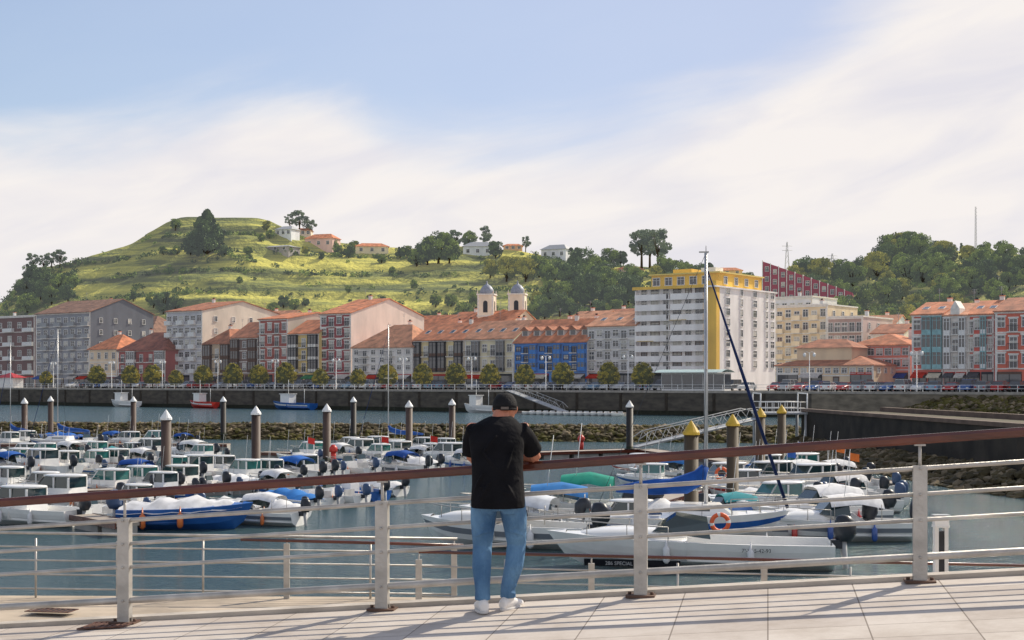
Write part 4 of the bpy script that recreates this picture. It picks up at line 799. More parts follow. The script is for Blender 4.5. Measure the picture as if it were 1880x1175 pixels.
def boat(kind,L_=6,B=2.3,H=.85,hm=gel,st=None,can=None,ob=1,gl=None,mh=None,sc_f=1.0,pkh=.5):
    st=st or hm; gl=gl or bglass; hu,dk,S_=hullmesh(L_,B,H,hm,st,kind!='sail'); P=[('hull',hu.mesh('hull'),(0,0,0)),('deck',dk.mesh('deck'),(0,0,0))]
    for i in range(ob): P.append(('outboard_motor',OB if L_>4.9 else OBw,(-L_/2-.02,(i-(ob-1)/2)*.6,H*.25)))
    for i,s in ((3,-1),(7,-1),(4,1),(8,1)): row,b,sh,t=S_[i]; P.append(('fender',fen,(row[-1][0],s*(b+.06),sh-.35)))
    z=H*.95
    if kind=='pilot':
        c=MB(); c.frus(-L_*.12,L_*.25,-B*.32,B*.32,z-.35,z+.3,0,.1,.03,gel); 
        for (x0,x1) in ((-L_*.12,-L_*.12+.09),(L_*.03,L_*.03+.08)):
            for s in (-1,1): c.box(x0,x1,s*B*.3-.035,s*B*.3+.035,z+.3,z+.83,gel)
        for s in (-1,1): c.add([(L_*.25-.1,s*(B*.3+.01),z+.3),(L_*.25-.2,s*(B*.3+.01),z+.3),(L_*.17-.2,s*(B*.27+.01),z+.85),(L_*.17-.1,s*(B*.27+.01),z+.85)],[(0,1,2,3),(3,2,1,0)],gel)
        P.append(('cabin',c.mesh('cabin'),(0,0,0))); g=MB(); g.frus(-L_*.12+.03,L_*.25-.12,-B*.3,B*.3,z+.3,z+.85,.0,L_*.08,.06,gl); P.append(('windshield',g.mesh('windshield'),(0,0,0)))
        r=MB(); r.rings([(L_*.01,0,z+.85,L_*.19,B*.30),(L_*.01,0,z+.89,L_*.205,B*.33),(L_*.0,0,z+.94,L_*.19,B*.31),(L_*.0,0,z+.97,L_*.13,B*.2)],gel,20); P.append(('cabin_roof',r.mesh('cabin_roof'),(0,0,0)))
        fd=MB(); fd.frus(L_*.25,L_*.40,-B*.24,B*.24,z,z+.22,0,.25,.08,gel); P.append(('foredeck_hatch',fd.mesh('foredeck_hatch'),(0,0,0)))
    if kind=='cuddy':
        fd=MB(); fd.rings([(L_*.2,0,z-.02,L_*.22,B*.36),(L_*.19,0,z+.16,L_*.19,B*.33),(L_*.17,0,z+.28,L_*.13,B*.27),(L_*.16,0,z+.31,L_*.08,B*.2)],gel,18); P.append(('cabin',fd.mesh('cabin'),(0,0,0)))
        g=MB(); g.add([(L_*.12,-B*.28,z+.25),(L_*.12,B*.28,z+.25),(L_*.04,B*.24,z+.72),(L_*.04,-B*.24,z+.72),(-L_*.08,-B*.38,z+.05),(-L_*.08,B*.38,z+.05),(-L_*.07,B*.33,z+.55),(-L_*.07,-B*.33,z+.55)],[(0,1,2,3),(4,0,3,7),(1,5,6,2)],gl); P.append(('windshield',g.mesh('windshield'),(0,0,0)))
        r=MB(); V=[];nn=6
        for i in range(nn+1):
            a=-1+2*i/nn; 
            for x_,dz in ((-L_*.30,-.10),(-L_*.14,.07),(L_*.05,-.04)): V.append((x_,a*B*.37,z+.88+dz-.34*a**4))
        r.add(V,[(3*i+k,3*i+k+1,3*i+k+4,3*i+k+3) for i in range(nn) for k in range(2)],objc,True); 
        for x_ in(-L_*.28,L_*.03):
            for s in(-1,1): r.tube([(x_,s*B*.37,z-.0),(x_,s*B*.355,z+.6)],.016,steel,4)
        P.append(('canopy',r.mesh('canopy'),(0,0,0)))
    if kind=='cover':
        c=MB(); V=[];m=11
        for i in range(m):
            t=.04+.9*i/(m-1); j=int(t*14); row,b,sh,_=S_[j]; x_=row[-1][0]; pk=pkh*math.sin(math.pi*min(1,t*1.1))**.7+.10*math.sin(i*2.3)
            V+=[(x_,-b-.02,sh-.14+.03*math.sin(i*4)),(x_,-b*.5,sh+pk*.62+.06*math.sin(i*3)),(x_,0,sh+pk),(x_,b*.5,sh+pk*.62-.04*math.sin(i*5)),(x_,b+.02,sh-.14+.03*math.sin(i*3))]
        c.add(V,[(5*i+k,5*i+5+k,5*i+6+k,5*i+1+k) for i in range(m-1) for k in range(4)]+[(4,3,2,1,0)],objc,True); P.append(('boat_cover',c.mesh('boat_cover'),(0,0,0)))
    if kind=='open':
        c=MB(); c.frus(-.5,.4,-.4,.4,z-.5,z+.3,0,.2,.05,gel); P.append(('console',c.mesh('console'),(0,0,0))); g=MB(); g.frus(-.05,.28,-.36,.36,z+.3,z+.65,.1,.12,.04,gl); P.append(('windshield',g.mesh('windshield'),(0,0,0)))
        s=MB(); s.box(-1.4,-.9,-.45,.45,z-.5,z-.1,objc); s.box(-1.5,-1.4,-.45,.45,z-.5,z+.25,objc); P.append(('seat',s.mesh('seat'),(0,0,0)))
    if kind in('pilot','cuddy','open'): P.append(('bow_rail',bowrail(S_),(0,0,0)))
    if kind in('pilot','cuddy'):
        an=MB(); an.tube([(-L_*.05,B*.2,z+.8),(-L_*.09,B*.2,z+2.6)],.012,white,4); P.append(('aerial',an.mesh('aerial'),(0,0,0)))
    if kind=='sail':
        c=MB(); c.frus(-L_*.1,L_*.22,-B*.3,B*.3,z,z+.38,0,.5,.12,gel); c.box(-L_*.06,L_*.1,-B*.3+.05,-B*.3+.07,z+.1,z+.25,glass); c.box(-L_*.06,L_*.1,B*.3-.07,B*.3-.05,z+.1,z+.25,glass); P.append(('cabin',c.mesh('cabin'),(0,0,0)))
        mh=mh or L_*1.4; mm=MB(); mr=.075 if mh>9.3 and L_<7.4 else .05; mm.tube([(L_*.08,0,z),(L_*.08,0,z+mh)],[mr,mr*.8],M('anodised_mast',(.55,.55,.55),.35,.1,2,metal=.5),10); mm.box(L_*.08-.03,L_*.08+.03,-L_*.11,L_*.11,z+mh*.55,z+mh*.55+.04,steel); mm.tube([(L_*.08,0,z+mh),(L_*.08,0,z+mh+.25)],.012,dark,4); mm.box(L_*.08-.25,L_*.08+.1,-.02,.02,z+mh,z+mh+.05,steel); P.append(('mast',mm.mesh('mast'),(0,0,0)))
        bo=MB(); bo.tube([(L_*.08,0,z+.9),(-L_*.36,0,z+.85)],.06,steel,8); P.append(('boom',bo.mesh('boom'),(0,0,0)))
        sc_=MB(); q=sc_f; sc_.tube([(L_*.075,0,z+1.2+.35*q),(L_*.05,0,z+1.1+.15*q),(-L_*.03,.03,z+1.05),(-L_*.1,.02,z+.98),(-L_*.18,-.03,z+.95),(-L_*.26,-.02,z+.92),(-L_*.38,0,z+.86)],[.10*q,.21*q,.24*q,.19*q,.20*q,.16*q,.08*q],objc,12); P.append(('sail_cover',sc_.mesh('sail_cover'),(0,0,0)))
        rg=MB(); 
        for s in(-1,1): rg.tube([(L_*.06,s*B*.45,z),(L_*.08,s*L_*.11,z+mh*.55),(L_*.08,0,z+mh*.97)],.009,dark,4)
        rg.tube([(-L_*.49,0,z),(L_*.08,0,z+mh)],.008,dark,4); P.append(('rigging',rg.mesh('rigging'),(0,0,0)))
        fj=MB(); fr_=1 if mr>.06 else .4; fj.tube([(L_*.49,0,z+.25),(L_*.29,0,z+.125+mh*.465),(L_*.09,0,z+mh*.93)],[.06*fr_,.062*fr_,.025*fr_],objc,8); P.append(('furled_sail',fj.mesh('furled_sail'),(0,0,0))); P.append(('bow_rail',bowrail(S_,10),(0,0,0)))
    return P
navy=M('blue_hull',(.02,.11,.38),.3,.15,2,coat=.3); bst=M('blue_stripe',(.03,.12,.35),.35,.1,2); rst=M('red_stripe',(.4,.04,.03),.35,.1,2); gst=M('grey_stripe',(.2,.22,.25),.35,.1,2)
BT={'p1':boat('pilot',6.0,2.3,.85,gel,gel),'p2':boat('pilot',5.4,2.1,.8,gel,bst,gl=tglass),'p3':boat('pilot',5.0,2.05,.75,gel,rst),'p4':boat('pilot',5.6,2.1,.8,navy,gel,ob=2),'c1':boat('cuddy',5.6,2.2,.8,gel,gst,ob=1),'c2':boat('cuddy',5.0,2.1,.75,gel,bst),'v1':boat('cover',5.0,2.0,.7,gel,gst),'v2':boat('cover',4.6,1.9,.8,navy,navy,pkh=.34),'o1':boat('open',4.8,1.95,.7,gel,gel),'o2':boat('open',4.6,1.9,.68,gel,bst),'s1':boat('sail',7.5,2.5,.9,gel,bst,ob=1),'r1':boat('open',5.,2.,.72,navy,gel)}
BN={'p':('motorboat','white pilothouse motorboat moored at the pontoon','motorboat'),'c':('motorboat','white motorboat with canvas canopy moored at the pontoon','motorboat'),'v':('covered_boat','small boat under a fitted cover moored at the pontoon','boat'),'o':('open_boat','small open boat with outboard motor moored at the pontoon','boat'),'s':('sailboat','white sailboat with bare mast and furled sails','sailboat'),'r':('open_boat','blue open boat with outboard motor moored at the pontoon','boat')}
CANV=[(.80,.80,.78),(.78,.78,.78),(.05,.3,.33),(.03,.14,.48),(.75,.75,.75),(.02,.08,.32),(.03,.12,.42)]
FC=[(.8,.8,.8),(.75,.2,.05),(.05,.12,.4),(.8,.8,.8),(.6,.05,.04),(.03,.03,.03)]
random.seed(31)
def mb_(k,px,py,hd,sc_=1,colr=None,lab=None,f=.75):
    p=wat(px,py); c=colr or random.choice(CANV); h=math.radians(hd+random.uniform(-9,9))
    n_=BN[k[0]]; spawn(n_[0],BT[k],(p.x,p.y,random.uniform(-.04,.04)),h,sc_*random.uniform(.90,1.08)*f,lab or n_[1],n_[2],'boats moored in the marina',{'canopy':c,'boat_cover':c,'seat':(.5,.5,.5),'sail_cover':(.03,.1,.35),'furled_sail':(.02,.04,.12),'fender':random.choice(FC)})
for a in (('p1',45,962,160,1.25),('p1',122,935,150,1.15),('v2',345,970,4,1.12,(.75,.75,.76),'blue hulled boat under a white cover at the pontoon',.97),('c1',465,962,165,1.0,(.78,.78,.78)),('o1',215,948,150,.9),('v1',420,948,150,1.0,(.78,.78,.78)),('o2',170,955,150,.95),('v1',500,948,150,1,(.8,.8,.8)),('p3',255,940,150,1.0),('o1',300,942,150,1.0),('p3',85,915,150,1.1),
 ('v1',525,932,140,1.1,(.04,.2,.55)),('o2',565,928,140,1.1),('o1',605,926,140,1.1),('r1',640,918,140,1.1),('c2',500,912,140,1.1),('p2',210,912,150,1.15),('p2',262,908,150,1.15),('p1',335,905,150,1.05),('o1',385,905,145,1),('v1',425,900,145,1.0,(.8,.8,.8)),('p4',300,915,150,1),('v1',680,908,140,1.,(.78,.78,.78)),
 ('p2',455,890,140,1.2),('p1',495,887,140,1.1),('c1',530,884,140,1.1),('p3',560,880,140,1.1),('o1',590,876,140,1.1),('o2',175,905,150,1.1),('p3',20,905,150,1.1),('v1',-10,935,150,1.1),('o1',60,908,150,1.1),
 ('p1',365,880,145,1.1),('p2',320,884,145,1.1),('v1',280,882,145,1.1),('c1',235,885,150,1.1),('p4',410,876,145,1.),
 ('p1',80,872,150,1.2),('p2',40,866,150,1.1),('c1',5,874,150,1.1),('p3',125,868,150,1.1),('o2',150,870,150,1.1),('p2',180,864,150,1.1),('p1',215,862,150,1.1),('c2',248,860,150,1.1),('o1',275,858,150,1.1),
 ('v2',10,848,150,1.1),('p3',50,846,150,1.1),('p2',85,848,150,1.1),('c1',120,846,150,1.1),('o1',150,846,150,1.1),('p2',180,844,150,1.1),('v1',210,842,150,1.1),('p3',245,842,150,1.1),('p1',280,842,150,1.1),('o1',312,842,150,1.1),('c1',345,844,150,1.1),('p2',375,848,150,1.),
 ('p2',290,822,150,1.1),('v2',112,818,150,1.4),('p3',20,822,150,1.1),('p1',50,820,150,1.1),('c1',200,820,150,1.1),('o1',160,822,150,1.1),('p1',240,822,150,1.1),('c2',330,822,150,1.),
 ('p1',665,842,140,1.1),('p2',700,848,140,1.1),('p1',735,846,140,1.1),('c1',765,850,140,1.1),('p3',795,850,140,1.1),('p1',828,854,140,1.1),('c2',850,862,140,1.1),('o2',665,866,140,1.1),('r1',695,864,140,1.1),('c1',725,870,140,1.1),('v1',755,866,140,1.1),('p2',575,846,140,1.1),('c2',615,850,140,1.1),('p3',645,836,140,1.1),('p1',780,834,140,1.1),('o1',640,872,140,1.1),('p1',695,834,140,1.),('c2',740,832,140,1.),('o1',545,850,140,1.1),('p3',820,836,140,1.),
 ('s1',25,818,150,1.16),('s1',116,824,160,1.19),('s1',724,832,150,1.12),
 ('c1',925,1002,168,1.35,(.65,.68,.72),'long white motorboat with grey canvas at the pontoon'),('c1',990,975,170,1.5,(.04,.2,.5),'white motorboat with blue canopy at the pontoon'),('c2',1045,958,165,1.5,(.02,.28,.2),'white motorboat with green canopy at the pontoon'),('p2',1200,895,160,1.1),('c1',1225,885,160,1.1,(.05,.2,.5)),('p3',1180,872,160,1.1),('o1',1250,905,160,1.1),('v1',1180,960,170,1.2,(.75,.75,.75)),('o2',1085,990,168,1.2),
 ('p1',1420,905,200,1.3),('c1',1455,900,200,1.25),('p2',1475,885,200,1.25),('c2',1380,895,190,1.15),('p3',1340,905,190,1.15),('p1',1500,912,200,1.3),('c1',1530,925,200,1.25,(.7,.7,.7)),('v1',1470,940,195,1.35,(.78,.78,.78)),('o1',1550,942,200,1.25),('p2',1440,950,195,1.25),('c1',1500,968,195,1.35,(.78,.78,.78)),('v1',1390,945,190,1.25,(.75,.76,.78)),('o2',1350,935,190,1.15),('c2',1330,965,185,1.15),('p3',1160,985,175,1.15),('o1',1565,912,200,1.15),('v2',1395,968,185,1.25,(.03,.1,.3)),('v1',1130,985,170,1.25,(.78,.78,.78)),('c1',1530,992,190,1.35,(.78,.78,.78)),('v1',1460,990,190,1.35,(.75,.76,.78)),('o1',1580,935,200,1.15),('p3',1410,880,195,1.15),('c2',1520,895,195,1.15),('p3',1370,915,190,1.1),('o2',1425,930,195,1.1)):
    mb_(*a)
def special(k,p,h,s,lab,colors,nm='sailboat',cat='sailboat'):
    return spawn(nm,k,p,h,s,lab,cat,'boats moored in the marina',colors)
p=wat(1280,992); sb=boat('sail',7.0,2.5,1.0,gel,navy,mh=9.35,sc_f=1.45); special(sb,(p.x-.25,p.y,0),math.radians(-8),1,'white sailboat with tall mast and blue sail cover',{'sail_cover':(.02,.10,.40),'furled_sail':(.015,.03,.10)})
p=wat(1235,1047); 
dstr=M('black_stripe',(.015,.015,.02),.3,.1,3)
cr_=boat('cuddy',8.7,2.7,.95,gel,gel,ob=0); cr_=[q for q in cr_ if q[0] not in('canopy','aerial')]; cr_.append(('outboard_motor',outboard(1.3),(-4.4,0,.3)))
hd=math.radians(173)
Tb=special(cr_,(p.x+.55,p.y+.9,0),hd,1,'long white cruiser with black lettered stripe on its hull',{},'motorboat','motorboat')
def text(s,size,par,loc,rot,mat,nm):
    cu=bpy.data.curves.new(nm,'FONT'); cu.body=s; cu.size=size; cu.extrude=.003; o=bpy.data.objects.new(nm+'_c',cu); col.objects.link(o)
    me=bpy.data.meshes.new_from_object(o.evaluated_get(bpy.context.evaluated_depsgraph_get())); bpy.data.objects.remove(o); me.materials.clear(); me.materials.append(mat)
    return obj(nm,me,loc,parent=par,rot=rot)
mb=MB(); mb.add([(3.1,1.08,.12),(.2,1.365,.12),(.2,1.40,.34),(3.1,1.16,.34)],[(0,1,2,3),(3,2,1,0)],dstr); obj('hull_stripe',mb,parent=Tb)
text('286 SPECIAL',.155,Tb,(2.45,1.30,.18),(math.pi/2,0,math.pi-.085),M('lettering_grey',(.5,.5,.5),.5,.1,3),'hull_lettering')
text('7ª-VI-5-42-93',.16,Tb,(-1.6,1.42,.62),(math.pi/2,0,math.pi),dark,'registration_lettering')
lr=MB(); lr.torus((0,0,0),.28,.075,orange,20,8,'xz',white); lr=lr.mesh('life_ring')
for px,py,Y in ((1087,945,52),(1322,960,47.5),(1325,870,70),(660,852,98)):
    obj('life_ring',lr,((px-940)/F*Y,Y,HC-(py-700)/F*Y),0,label='orange and white life ring hung on a boat',cat='life ring')
mb=MB(); mb.tube([(0,0,.5),(0,0,1.0)],.13,red,8); mb.rings([(0,0,1.0,.2,.2),(0,0,1.2,.2,.2),(0,0,1.35,.08,.08)],red,10); hm_=mb.mesh('body')
for px,py in ((1067,842),(612,868)): p=wat(px,py); T=obj('fire_hydrant',None,p,label='red fire hydrant post on the pontoon',cat='hydrant',scale=1.3); obj('body',hm_,parent=T)
for px,py in ((1400,870),(1465,860),(1520,858),(1535,870),(1560,895),(1445,885),(700,842),(790,840),(565,845)):
    p=wat(px,py+35); T=obj('flag',None,(p.x,p.y,.9),random.uniform(-.4,.4),label='small flag on a thin pole at a boat stern',cat='flag'); mb=MB(); mb.tube([(0,0,-.3),(0,0,1.6)],.014,white,5); obj('pole',mb,parent=T)
    mb=MB(); V=[]
    for i in range(5): V+=[(i*.11,.03*math.sin(i*1.7),1.2-.02*i),(i*.11,.03*math.sin(i*1.7),1.55-.02*i)]
    mb.add(V,[(2*i,2*i+2,2*i+3,2*i+1) for i in range(4)],objc,True); obj('cloth',mb,parent=T,color=random.choice(((.7,.05,.04),(.75,.5,.05),(.75,.2,.05),(.05,.15,.5))))
def fishing(hc,lab,px,L_):
    hu,dk,S_=hullmesh(L_,L_*.32,1.5,hc,white); P=[('hull',hu.mesh('hull'),(0,0,0)),('deck',dk.mesh('deck'),(0,0,0))]
    c=MB(); c.box(L_*.0,L_*.22,-1,1,1.1,3.1,gel); c.box(L_*.22,L_*.22+.02,-.85,.85,2.2,2.8,glass); c.box(.2,L_*.2,-1.02,-1,2.2,2.8,glass); c.box(-.2,L_*.24,-1.15,1.15,3.1,3.22,gel); P.append(('wheelhouse',c.mesh('wheelhouse'),(0,0,0)))
    m=MB(); m.tube([(L_*.1,0,3.2),(L_*.1,0,6)],.05,white,6); m.tube([(-L_*.3,0,1),(-L_*.3,0,4.2)],.05,white,6); m.tube([(L_*.1,0,5.5),(-L_*.3,0,4.2)],.02,dark,4); P.append(('mast',m.mesh('mast'),(0,0,0)))
    p=Q(px,-4); spawn('fishing_boat',P,(p.x,p.y,0),QA+math.pi,None,lab,'fishing boat')
fishing(gel,'white fishing boat moored at the quay wall',228,9); fishing(red,'red fishing boat moored at the quay wall',372,8); fishing(navy,'blue fishing boat moored at the quay wall',537,11); fishing(gel,'small white fishing boat at the quay',880,7)
dg=boat('open',3.2,1.4,.5,gel,gel,ob=0); dg=[q for q in dg if q[0] in('hull','deck','seat')]
for i in range(14): p=Q(968+i*12.5,-11); spawn('rowing_boat',dg,(p.x,p.y,0),QA-math.pi/2,None,'small white rowing boat at the quay pontoon','rowing boat','small boats at the quay pontoon',{'seat':(.6,.6,.6)})
gwm=M('gangway_grey',(.45,.45,.44),.5,.15,3)
def gangway(p,q,wd=1.3,hh=1.2,lab='grey lattice gangway down to the pontoon'):
    p=Vector(p);q=Vector(q); d=q-p; Ln=d.length; T=obj('gangway',None,p,label=lab,cat='gangway'); T.rotation_euler=(0,-math.asin(d.z/Ln),math.atan2(d.y,d.x))
    mb=MB(); mb.box(0,Ln,-wd/2,wd/2,-.1,0,grey); obj('walkway',mb,parent=T)
    for s in(-1,1):
        mb=MB(); y=s*wd/2; mb.tube([(0,y,0),(Ln,y,0)],.045,gwm,6); mb.tube([(0,y,hh*.55),(Ln*.1,y,hh),(Ln*.9,y,hh),(Ln,y,hh*.55)],.04,gwm,6); n=8
        for i in range(n): a=Ln*(.05+.9*i/n); b_=Ln*(.05+.9*(i+1)/n); mb.tube([(a,y,0),((a+b_)/2,y,hh*.97)],.025,gwm,5); mb.tube([((a+b_)/2,y,hh*.97),(b_,y,0)],.025,gwm,5)
        obj('truss',mb,parent=T)
gangway((9.6,111,.6),(20.3,117,2.7),1.2,1.0)
gangway(tuple(Q(1035,-8)+Vector((0,0,.6))),tuple(Q(935,-1)+Vector((0,0,QZ))),1.6,1.2,'grey gangway from the quay down to a pontoon')
T=obj('access_platform',None,(21.8,118,JZ-.2),0,label='white metal access platform with railings beside the jetty',cat='platform')
mb=MB(); mb.box(-1.6,2.4,-2,2,0,.15,grey); [mb.tube([(x,y,-4.5),(x,y,0)],.12,grey,8) for x in(-1.4,2.2) for y in(-1.8,1.8)]; obj('deck',mb,parent=T)
mb=MB()
for h in (.5,1.0): 
    for y in(-1.9,1.9): mb.tube([(-1.5,y,h),(2.3,y,h)],.03,white,5)
for x in np.linspace(-1.5,2.3,8): 
    for y in(-1.9,1.9): mb.tube([(x,y,.1),(x,y,1.0)],.025,white,5)
for x in (-1.5,2.3): mb.tube([(x,-1.9,1.7),(x,1.9,1.7)],.05,white,5); mb.tube([(x,-1.9,0),(x,-1.9,1.7)],.06,white,5); mb.tube([(x,1.9,0),(x,1.9,1.7)],.06,white,5)
obj('railing',mb,parent=T)
# ------------------------------------------------------------------ person
skin=M('skin',(.50,.20,.12),.55,.12,12,.05); shirt=M('black_cotton',(.008,.008,.010),.9,.3,6,.6,bs=9,spec=.12); cap_=M('black_cap_cloth',(.012,.012,.014),.85,.3,10,.3,spec=.2); shoe=M('white_leather',(.78,.76,.74),.5,.08,8,.1)
jean=M('blue_denim',(.03,.09,.20),.85,0,3.6,.9,c2=(.17,.33,.52),bs=11,stretch=(1,1,.6),spec=.2,detail=9)
jean.node_tree.nodes['Bump'].inputs['Distance'].default_value=.06
def fin(mb,name,vox,sm=4,parent=None):
    o=obj(name,mb,parent=parent); md=o.modifiers.new('r','REMESH'); md.mode='VOXEL'; md.voxel_size=vox; md.use_smooth_shade=True; s=o.modifiers.new('s','SMOOTH'); s.iterations=sm; s.factor=.6
    dg_=bpy.context.evaluated_depsgraph_get(); me=bpy.data.meshes.new_from_object(o.evaluated_get(dg_)); o.modifiers.clear(); mats=list(o.data.materials); o.data=me
    if not me.materials:
        for m in mats: me.materials.append(m)
    for p_ in me.polygons: p_.use_smooth=True
    return o
PXX=-.115; PYY=10.70
per=obj('person',None,(PXX,PYY,gz(PXX)),0,label='man in black t-shirt, jeans and cap leaning on the railing',cat='person')
mb=MB()
mb.rings([(.01,-.06,.82,.15,.10),(.01,-.05,.95,.155,.105),(0,0,1.08,.14,.095),(0,.06,1.25,.17,.11),(0,.11,1.38,.165,.09),(.01,.14,1.44,.08,.06)],skin,20)
mb.tube([(.01,.13,1.39),(.03,.19,1.46),(.045,.23,1.50)],[.07,.066,.062],skin,12)
hc=Vector((.06,.265,1.515))
R=[]
for i in range(11):
    a=math.pi*(i+.3)/10.6; R.append((hc.x,hc.y+(.03 if a>1.9 else 0)*(a-1.9),hc.z+.115*math.cos(a),.080*math.sin(a)+.004,.097*math.sin(a)+.004))
mb.rings(R[::-1],skin,18)
mb.tube([hc+Vector((0,.085,.02)),hc+Vector((0,.118,-.015)),hc+Vector((0,.09,-.03))],[.008,.014,.010],skin,8)
for s in(-1,1): mb.rings([(hc.x+s*.081,hc.y-.012,hc.z-.035,.008,.012),(hc.x+s*.089,hc.y-.014,hc.z-.005,.012,.018),(hc.x+s*.089,hc.y-.016,hc.z+.02,.009,.014)],skin,8)
EL_=[Vector((-.195,.300,1.13)),Vector((.30,.260,1.135))]; HD=[Vector((-.02,.41,1.145)),Vector((.10,.42,1.15))]
for i,s in enumerate((-1,1)):
    sh=Vector((s*.18+.005,.12,1.385)); mb.tube([sh,(sh+EL_[i])/2,EL_[i]],[.058,.05,.044],skin,12); mb.tube([EL_[i],EL_[i]*.55+HD[i]*.45,HD[i]],[.045,.043,.028],skin,12)
    d=(HD[i]-EL_[i]).normalized(); side=Vector((0,0,1)).cross(d).normalized(); palm=HD[i]+d*.05
    mb.tube([HD[i],palm,HD[i]+d*.095],[.028,.036,.032],skin,10)
    for f in range(4):
        b0=HD[i]+d*.085+side*((f-1.5)*.019); ln=(.072,.08,.075,.058)[f]; mb.tube([b0,b0+d*ln*.45+Vector((0,0,-.006)),b0+d*ln*.75+Vector((0,0,-.026)),b0+d*ln*.8+Vector((0,0,-.05))],[.0095,.009,.0085,.0075],skin,8)
    tb=HD[i]+d*.025-side*s*.02; mb.tube([tb,tb-side*s*.03+d*.02,tb-side*s*.035+d*.055],[.012,.011,.009],skin,8)
KN=[Vector((-.108,.03,.49)),Vector((.150,.07,.50))]; AN=[Vector((-.105,-.06,.085)),Vector((.085,.05,.085))]; HP=[Vector((-.085,-.04,.88)),Vector((.105,-.04,.88))]
for i in range(2): mb.tube([HP[i],KN[i],KN[i]*.6+AN[i]*.4,AN[i]],[.08,.052,.05,.035],skin,12); mb.tube([AN[i],AN[i]+Vector((0,.08,-.045))],[.035,.03],skin,8)
fin(mb,'body',.0065,3,per)
mb=MB(); mb.rings([(.01,-.045,.765,.15,.115),(.01,-.05,.80,.178,.132),(.01,-.05,.88,.178,.132),(.01,-.04,.94,.160,.118)],jean,24)
for s in(-1,1): mb.rings([(.01+s*.08,-.115,.74,.05,.03),(.01+s*.083,-.12,.79,.070,.055),(.01+s*.08,-.10,.85,.05,.04)],jean,12)
for i,s in enumerate((-1,1)):
    kk=KN[i]; mb.tube([HP[i]+Vector((s*.004,-.01,-.03)),HP[i]*.5+kk*.5+Vector((s*.006,-.01,0)),kk,kk*.62+AN[i]*.38+Vector((s*.006,-.028,0)),AN[i]+Vector((0,-.005,.09)),AN[i]+Vector((0,0,.012))],[.105,.095,.073,.072,.056,.060],jean,18)
    for q,zz in enumerate((.115,.14,.17,.205,.245,.30,.44,.475,.51,.545)):
        f=(kk.z-zz)/(kk.z-AN[i].z); c=kk*(1-f)+AN[i]*f; yb=-.058-.014*math.sin(max(0,min(1,f))*3.1); dz=.018*(-1)**q
        mb.tube([c+Vector((-.05,yb+.028,-dz)),c+Vector((0,yb,0)),c+Vector((.05,yb+.028,dz))],[.006,.015,.006],jean,6)
    for q in range(3):
        zz=.70-.05*q; c=HP[i].lerp(kk,(HP[i].z-zz)/(HP[i].z-kk.z)); mb.tube([c+Vector((-s*.07,-.07,.01)),c+Vector((0,-.100,-.0)),c+Vector((s*.06,-.07,-.03))],[.006,.013,.005],jean,6)
fin(mb,'jeans',.0065,3,per)
mb=MB(); mb.rings([(.01,-.062,.785,.202,.172),(.01,-.06,.84,.203,.170),(.01,-.04,.95,.196,.155),(.005,-.01,1.08,.193,.145),(.003,.03,1.18,.200,.142),(0,.06,1.27,.210,.140),(0,.10,1.35,.210,.128),(.005,.125,1.40,.182,.110),(.02,.155,1.44,.125,.090),(.03,.175,1.462,.086,.075)],shirt,32)
for i,s in enumerate((-1,1)):
    sh=Vector((s*.160+.005,.105,1.36)); e=sh*.24+EL_[i]*.76+Vector((s*.012,0,0)); mb.tube([sh,sh*.5+e*.5+Vector((s*.01,0,.0)),e],[.080,.078,.074],shirt,16)
for (a,b_) in (((-.12,-.10,1.22),(.02,-.165,1.06)),((.13,-.09,1.24),(.05,-.165,1.04)),((-.15,-.17,.95),(.1,-.21,.90)),((.0,-.06,1.33),(-.1,-.1,1.2)),((.17,-.12,1.0),(.02,-.195,.93)),((-.1,-.155,1.05),(-.17,-.13,.9)),((-.05,-.19,.99),(-.12,-.2,.86)),((.08,-.2,.97),(.14,-.18,.84))): mb.tube([a,(Vector(a)+Vector(b_))/2,b_],[.006,.014,.006],shirt,6)
fin(mb,'t_shirt',.0075,4,per)
mb=MB(); R=[]
for i in range(8):
    a=math.pi/2*i/7; R.append((hc.x,hc.y-.012+.016*math.sin(a),hc.z+.012+.115*math.sin(a),.094*math.cos(a)**.8+.002,.112*math.cos(a)**.8+.002))
mb.rings(R,cap_,24); mb.rings([(hc.x,hc.y-.012,hc.z-.008,.093,.111),(hc.x,hc.y-.012,hc.z+.012,.0955,.1135)],cap_,24)
V=[];nn=10
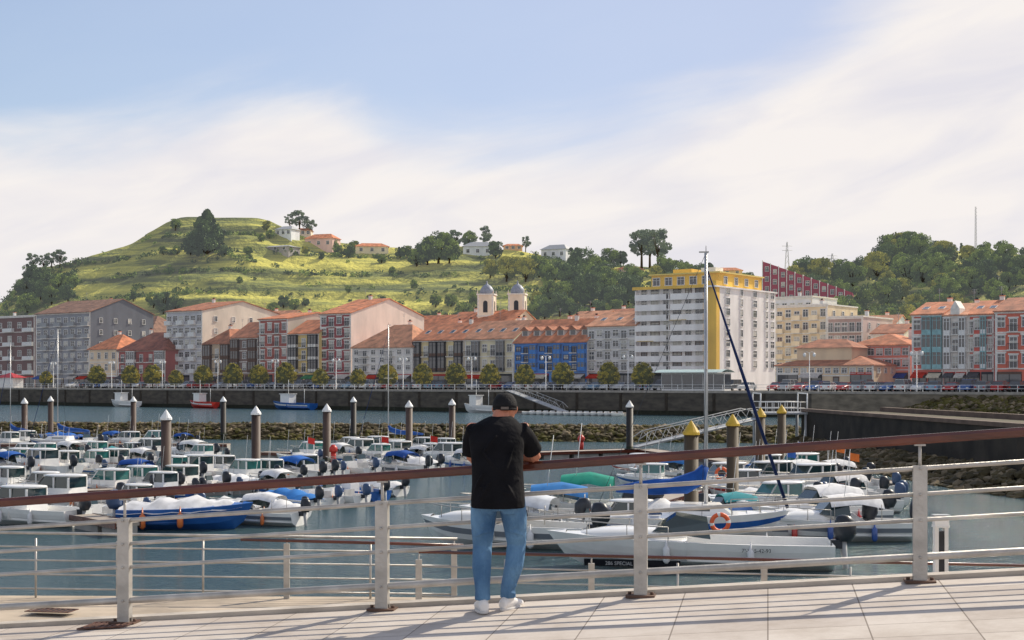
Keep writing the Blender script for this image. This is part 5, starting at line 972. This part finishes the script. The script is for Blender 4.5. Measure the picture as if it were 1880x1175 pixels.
for i in range(nn+1):
    a=math.pi*(.12+.76*i/nn); V.append((hc.x+.086*math.cos(a),hc.y-.012+.104*math.sin(a),hc.z+.01)); V.append((hc.x+.088*math.cos(a),hc.y+.0+.19*math.sin(a),hc.z-.02-.01*abs(math.cos(a))))
V+= [(x,y,z-.006) for x,y,z in V]; m2=2*(nn+1)
mb.add(V,[(2*i,2*i+1,2*i+3,2*i+2) for i in range(nn)]+[(m2+2*i,m2+2*i+2,m2+2*i+3,m2+2*i+1) for i in range(nn)]+[(2*i+1,m2+2*i+1,m2+2*i+3,2*i+3) for i in range(nn)],cap_,True)
mb.tube([(hc.x,hc.y,hc.z+.124),(hc.x,hc.y,hc.z+.134)],.008,cap_,8)
mb.box(hc.x-.03,hc.x+.03,hc.y-.1335,hc.y-.1245,hc.z+.0,hc.z+.02,M('cap_strap',(.12,.10,.09),.8,.2,9)); obj('cap',mb,parent=per)
for s in(-1,1):
    mb=MB(); mb.rings([(0,0,-.01,.003,.003),(0,0,-.006,.009,.009),(0,0,.006,.009,.009),(0,0,.01,.003,.003)],white,10); mb.rings([(0,.007,-.004,.004,.004),(0,.007,.004,.004,.004)],dark,8); obj('eye',mb,hc+Vector((s*.03,.089,.015)),parent=per)
mb=MB(); mb.tube([(-.024,-.004,0),(0,.002,0),(.024,-.004,0)],[.003,.006,.003],M('lips',(.35,.10,.08),.5,.1,5),6); obj('mouth',mb,hc+Vector((0,.085,-.058)),parent=per)
for i in range(2):
    a=AN[i]; mb=MB(); x,y=a.x,a.y; th=(.18,-.55)[i]
    mb.rings([(0,-.085,.045,.026,.03),(0,-.075,.052,.038,.045),(0,-.03,.062,.042,.055),(0,.03,.058,.043,.052),(0,.09,.045,.048,.038),(0,.15,.038,.045,.03),(0,.185,.034,.03,.022)],shoe,16,True,'y')
    mb.rings([(0,0,.08,.045,.055),(0,-.002,.115,.047,.055)],shoe,16)
    so_=fin(mb,'shoe',.006,4,per); so_.location=(x,y,0); so_.rotation_euler=(0,0,th)
    mb=MB(); mb.rings([(0,.045,.0,.046,.135),(0,.045,.006,.05,.143),(0,.045,.026,.049,.142)],M('rubber_sole',(.6,.58,.56),.7,.1,9),24); obj('sole',mb,parent=so_)
print('done',len(bpy.data.objects))
